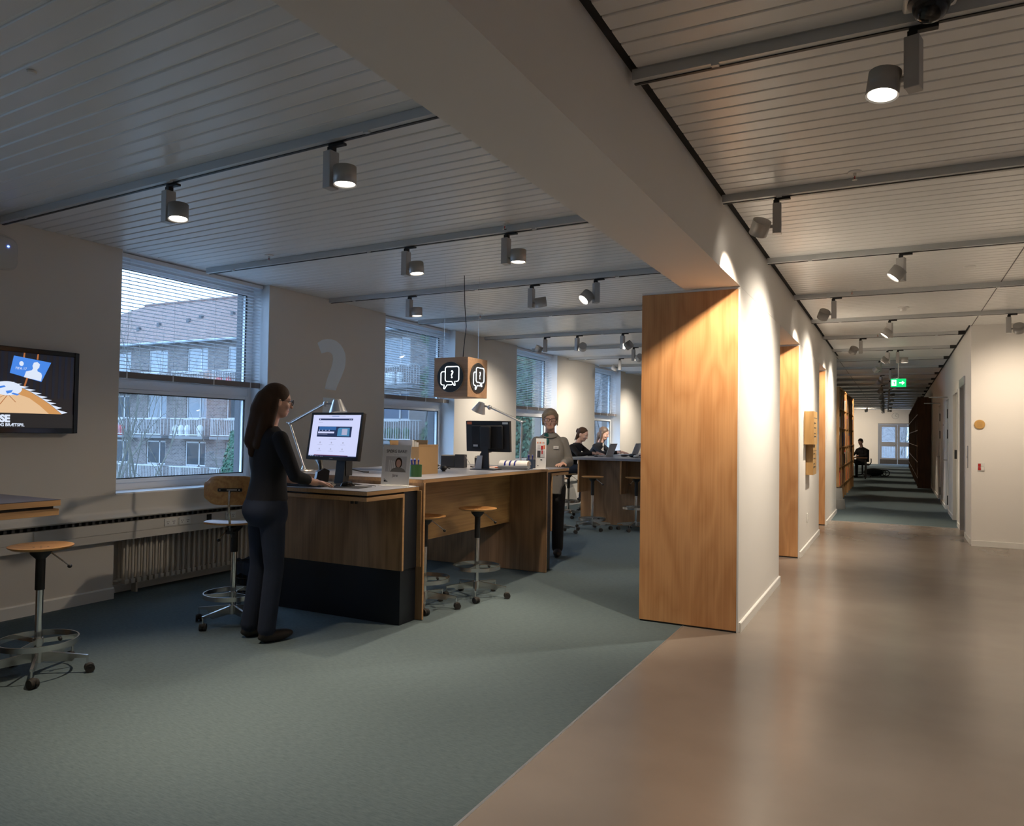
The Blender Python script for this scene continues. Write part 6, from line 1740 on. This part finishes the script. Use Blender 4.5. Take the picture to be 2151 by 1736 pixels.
# 2: grey-haired person behind the far end of the counter
HS = 1.1
H = head_frame((0.0, 0.06, 1.608), 0.05, 0.04)
T, J, S = 'cloth_grey', 'cloth_black', 'skin'
pr = head_prims(H, S, HS) + [('cap', (0, 0.0, 1.43), (0, 0.03, 1.55), 0.058, 0.056, S),
    ('loft', [(0, 0.0, 0.74, 0.172, 0.145), (0, 0.0, 0.84, 0.182, 0.150), (0, 0.01, 0.96, 0.178, 0.150), (0, 0.02, 1.08, 0.172, 0.150), (0, 0.025, 1.20, 0.174, 0.150), (0, 0.015, 1.30, 0.172, 0.130), (0, 0.0, 1.37, 0.152, 0.104), (0, 0.0, 1.42, 0.110, 0.082), (0, 0.0, 1.455, 0.074, 0.066)], T),
    E3((0.040, 0.070, 1.405), (0.028, 0.030, 0.045), 'cloth_teal'), E3((0.030, 0.112, 1.345), (0.022, 0.036, 0.05), 'cloth_teal'),
    ('cap', (0.10, 0, 0.80), (0.105, 0.01, 0.47), 0.100, 0.075, J), ('cap', (0.105, 0.01, 0.47), (0.105, -0.03, 0.10), 0.075, 0.068, J), ('cap', (-0.10, 0, 0.80), (-0.105, 0.01, 0.47), 0.100, 0.075, J), ('cap', (-0.105, 0.01, 0.47), (-0.105, -0.03, 0.10), 0.075, 0.068, J),
    E3((0.105, 0.03, 0.045), (0.050, 0.135, 0.045), 'shoe'), E3((-0.105, 0.03, 0.045), (0.050, 0.135, 0.045), 'shoe')]
pr += arm((0.155, 0.0, 1.345), (0.225, 0.0, 1.10), (0.19, 0.26, 1.105), T, (0.066, 0.060, 0.046)) + arm((-0.155, 0.0, 1.345), (-0.225, 0.0, 1.11), (-0.17, 0.28, 1.105), T, (0.066, 0.060, 0.046))
pr += hand_prims((0.188, 0.275, 1.102), (-0.4, 1, -0.05), (0, 0, -1), -1, S) + hand_prims((-0.165, 0.295, 1.102), (0.5, 1, -0.05), (0, 0, -1), 1, S)
hair = [HP(H, HS, (0, -0.022, 0.044), (0.083, 0.097, 0.082)), HP(H, HS, (0, -0.055, -0.01), (0.082, 0.062, 0.085)), HC(H, HS, (-0.045, 0.055, 0.085), (0.020, 0.068, 0.062), 0.022, 0.018), HC(H, HS, (0.0, 0.060, 0.082), (0.060, 0.055, 0.040), 0.022, 0.014), HC(H, HS, (-0.05, 0.055, 0.08), (-0.068, 0.045, 0.035), 0.018, 0.012), HC(H, HS, (0.074, 0.012, 0.05), (0.078, -0.005, -0.055), 0.018, 0.010), HC(H, HS, (-0.074, 0.012, 0.05), (-0.078, -0.005, -0.055), 0.018, 0.010)]
def badge(p):
    M = Matrix.Translation((-0.075, 0.1655, 1.285)) @ Euler((-0.25, 0, 0.12)).to_matrix().to_4x4()
    bd_ = MB().box((-0.030, 0.0, -0.018), (0.030, 0.004, 0.018), M).build('name_badge', 'paper', p)
    MB().box((-0.016, 0.004, -0.006), (0.016, 0.0046, 0.004), M).build('badge_print', 'paper_grey', bd_)
    n = MB()
    n.tube([(0.085 * math.cos(a) * 1.05, 0.035 + 0.075 * math.sin(a), 1.425 - 0.028 * math.sin(a)) for a in [2 * PI * i / 28 for i in range(28)]], 0.008, n=8, closed=True)
    n.build('collar_edge', 'cloth_grey', p)
make_person('grey-haired person with glasses in a loose grey cardigan standing behind the counter', (-3.655, 8.10, 0), math.radians(203), pr, hair, 'hair_grey', H, HS, 0.0065, True, badge)

# 3 and 4: two students sitting at the far counter, facing right
def seated(T, J, S, H, inner=None, lean=0.0, feet=0.30, hands=True, reach=0.0):
    zs = 0.86
    pr = head_prims(H, S) + [('cap', (0, 0.17 + lean, zs + 0.42), tuple(H @ Vector((0, -0.01, -0.08))), 0.054, 0.050, S),
        E3((0, 0.0, zs), (0.175, 0.135, 0.11), J), ('loft', [(0, 0.0, zs + 0.02, 0.165, 0.130), (0, 0.03, zs + 0.12, 0.152, 0.112), (0, 0.075, zs + 0.24, 0.160, 0.116), (0, 0.125, zs + 0.33, 0.172, 0.100), (0, 0.15, zs + 0.39, 0.145, 0.082), (0, 0.165, zs + 0.43, 0.078, 0.064)], T)]
    if inner: pr += [E3((0.0, 0.19 + lean * 0.6, zs + 0.28), (0.060, 0.045, 0.12), inner), E3((0.0, 0.20 + lean, zs + 0.39), (0.045, 0.045, 0.05), inner)]
    for s in (-1, 1):
        pr += [('cap', (0.09 * s, 0.02, zs - 0.02), (0.12 * s, 0.38, zs - 0.01), 0.088, 0.066, J), ('cap', (0.12 * s, 0.38, zs - 0.01), (0.12 * s, 0.30, feet + 0.09), 0.066, 0.045, J), E3((0.12 * s, 0.34, feet + 0.04), (0.042, 0.12, 0.04), 'shoe')]
        pr += arm((0.175 * s, 0.14 + lean, zs + 0.36), (0.24 * s, 0.30 + lean, zs + 0.235), (0.10 * s, 0.47 + reach, zs + 0.262), T, (0.052, 0.042, 0.030))
        pr += hand_prims((0.095 * s, 0.49 + reach, zs + 0.262), (-0.25 * s, 1, -0.1), (0, 0, -1), -s, S)
    return pr
H3 = head_frame((0.0, 0.265, 1.435), -0.12, 0.40)
hair = [HP(H3, 1, (0, -0.024, 0.044), (0.080, 0.096, 0.080)), HP(H3, 1, (0, -0.062, -0.03), (0.070, 0.055, 0.085)), HP(H3, 1, (0.0, -0.118, 0.01), (0.036, 0.036, 0.036)), HP(H3, 1, (0.015, -0.125, 0.035), (0.02, 0.024, 0.026)), HC(H3, 1, (-0.03, -0.09, -0.02), (-0.05, -0.10, -0.13), 0.022, 0.012), HC(H3, 1, (0.045, -0.07, -0.04), (0.06, -0.06, -0.13), 0.020, 0.010), HC(H3, 1, (0.05, -0.08, -0.05), (0.03, -0.10, -0.15), 0.016, 0.008)]
make_person('seated student with brown hair tied in a bun and black sweater typing', (-5.06, 12.02, 0), math.radians(-93), seated('cloth_black', 'cloth_jeans', 'skin_pale', H3), hair, 'hair_brown', H3, 1.0, 0.007)
H4 = head_frame((0.0, 0.245, 1.455), -0.05, 0.32)
hair = [HP(H4, 1, (0, -0.024, 0.044), (0.081, 0.098, 0.084)), HP(H4, 1, (0, -0.062, -0.04), (0.075, 0.055, 0.10)), HC(H4, 1, (0.066, -0.01, 0.01), (0.070, 0.005, -0.17), 0.026, 0.020), HC(H4, 1, (-0.066, -0.01, 0.01), (-0.070, 0.005, -0.17), 0.026, 0.020), HC(H4, 1, (0, -0.09, -0.05), (0, -0.08, -0.19), 0.05, 0.03)]
plain('hair_light', (0.10, 0.065, 0.045), 0.5, bump=0.6, bscale=90)
make_person('seated student with long light brown hair, navy cardigan and white shirt', (-5.06, 13.12, 0), math.radians(-93), seated('cloth_navy', 'cloth_jeans', 'skin_pale', H4, 'cloth_cream', reach=0.06), hair, 'hair_light', H4, 1.0, 0.007)
stool((-5.06, 12.02, 0), 0.3, 'stool under the student with the hair bun', 0.755, 0.50, 0.28)
stool((-5.06, 13.12, 0), 0.3, 'stool under the student in the navy cardigan', 0.755, 0.50, 0.28)

# 5: far person at the work desk, dark against the lit end wall
H5 = head_frame((0.0, 0.10, 1.30), 0.3, 0.15)
pr = head_prims(H5, 'skin') + [('cap', (0, 0.03, 1.08), (0, 0.07, 1.22), 0.055, 0.050, 'skin'), E3((0, 0, 0.60), (0.18, 0.14, 0.10), 'cloth_black'), E3((0, 0.0, 0.75), (0.165, 0.125, 0.13), 'cloth_black'), E3((0, 0.01, 0.90), (0.18, 0.13, 0.15), 'cloth_black'), E3((0, 0.02, 1.03), (0.20, 0.09, 0.08), 'cloth_black')]
for s in (-1, 1):
    pr += [('cap', (0.09 * s, 0.02, 0.59), (0.12 * s, 0.42, 0.58), 0.085, 0.065, 'cloth_black'), ('cap', (0.12 * s, 0.42, 0.58), (0.12 * s, 0.42, 0.10), 0.065, 0.045, 'cloth_black'), E3((0.12 * s, 0.47, 0.04), (0.045, 0.13, 0.04), 'shoe')]
    pr += arm((0.20 * s, 0.02, 1.01), (0.26 * s, 0.12, 0.82), (0.15 * s, 0.36, 0.80), 'cloth_black') + hand_prims((0.148 * s, 0.37, 0.80), (-0.2 * s, 1, -0.1), (0, 0, -1), -s, 'skin')
make_person('dark silhouetted person sitting at the far desk near the corridor end', (-1.12, 30.52, 0), math.radians(140), pr, [HP(H5, 1, (0, -0.02, 0.045), (0.084, 0.098, 0.085)), HP(H5, 1, (0, -0.06, 0.0), (0.08, 0.055, 0.08))], 'hair_dark', H5, 1.0, 0.010)

# ------------------------------------------------------------------ things on the student counter
def laptop(loc, rz, label, ang=1.95):
    l = thing('laptop', label, 'laptop', loc, rz)
    MB().box((-0.155, -0.105, 0.002), (0.155, 0.105, 0.016)).build('base', 'silver_laptop', l, bevel=0.003)
    MB().box((-0.13, -0.02, 0.016), (0.13, 0.075, 0.0168)).build('key_field', 'dark_grey', l)
    M = Matrix.Translation((0, 0.105, 0.018)) @ Matrix.Rotation(ang - PI / 2, 4, 'X').inverted()
    lid = MB().box((-0.155, -0.004, 0.0), (0.155, 0.004, 0.21), M).build('lid', 'silver_laptop', l, bevel=0.002)
    MB().box((-0.145, -0.0048, 0.012), (0.145, -0.004, 0.198), M).build('screen', 'screen_white', lid)
    MB().ell(M @ Vector((0, 0.0045, 0.105)), (0.017, 0.0015, 0.019), M.to_3x3(), nu=14, nv=6).build('lid_emblem', 'plastic_white', lid)
    return l
TZ = 1.0755
laptop((-4.42, 12.02, TZ), math.radians(-93), 'open silver laptop in front of the student with the hair bun', 1.95)
laptop((-4.33, 13.12, TZ), math.radians(-93), 'open silver laptop in front of the student in the navy cardigan', 1.95)
laptop((-3.50, 12.62, TZ), math.radians(87), 'open laptop half hidden by the oak panel edge', 1.8)
for k, (x, y, mt, sz, lab) in enumerate(((-4.36, 11.50, 'black', (0.05, 0.022, 0.012), 'black charger lying left on the far counter'), (-4.05, 12.0, 'black', (0.06, 0.028, 0.014), 'dark glasses case in the middle of the far counter'), (-3.82, 11.75, 'black', (0.09, 0.035, 0.03), 'black headphones pouch near the oak panel edge'), (-3.72, 11.62, 'paper', (0.05, 0.04, 0.022), 'crumpled white tissue near the oak panel edge'), (-4.1, 12.75, 'bag_blue', (0.14, 0.06, 0.012), 'blue folder between the two laptops'), (-4.0, 13.6, 'paper', (0.16, 0.10, 0.05), 'pile of pale papers behind the second laptop'))):
    t = thing('desk_item', lab, ['charger', 'case', 'pouch', 'tissue', 'folder', 'papers'][k], (x, y, TZ), rnd.uniform(-.5, .5))
    t.name = ['phone_charger', 'glasses_case', 'headphone_pouch', 'paper_tissue', 'paper_folder', 'paper_pile'][k]
    m = MB(); m.ell((0, 0, sz[2]), sz, nu=14, nv=8) if k in (0, 1, 2, 3) else m.box((-sz[0], -sz[1], 0), (sz[0], sz[1], sz[2]))
    m.build('body', mt, t)
    if k in (0, 2): MB().tube([(sz[0] * 0.8, 0, 0.012), (sz[0] + 0.06, 0.04, 0.004), (sz[0] + 0.12, -0.02, 0.004)], 0.003, n=6).build('cable', 'black', t)
    if k in (4, 5): B('cover_sheet', 'paper_grey' if k == 5 else 'pink', (-sz[0] * 0.8, -sz[1] * 0.8, sz[2]), (sz[0] * 0.7, sz[1] * 0.7, sz[2] + 0.002), t)
    if k in (1, 3): MB().ell((0.02, 0.01, sz[2] * 1.7), (sz[0] * 0.5, sz[1] * 0.5, sz[2] * 0.5), nu=10, nv=6).build('top_fold', mt, t)
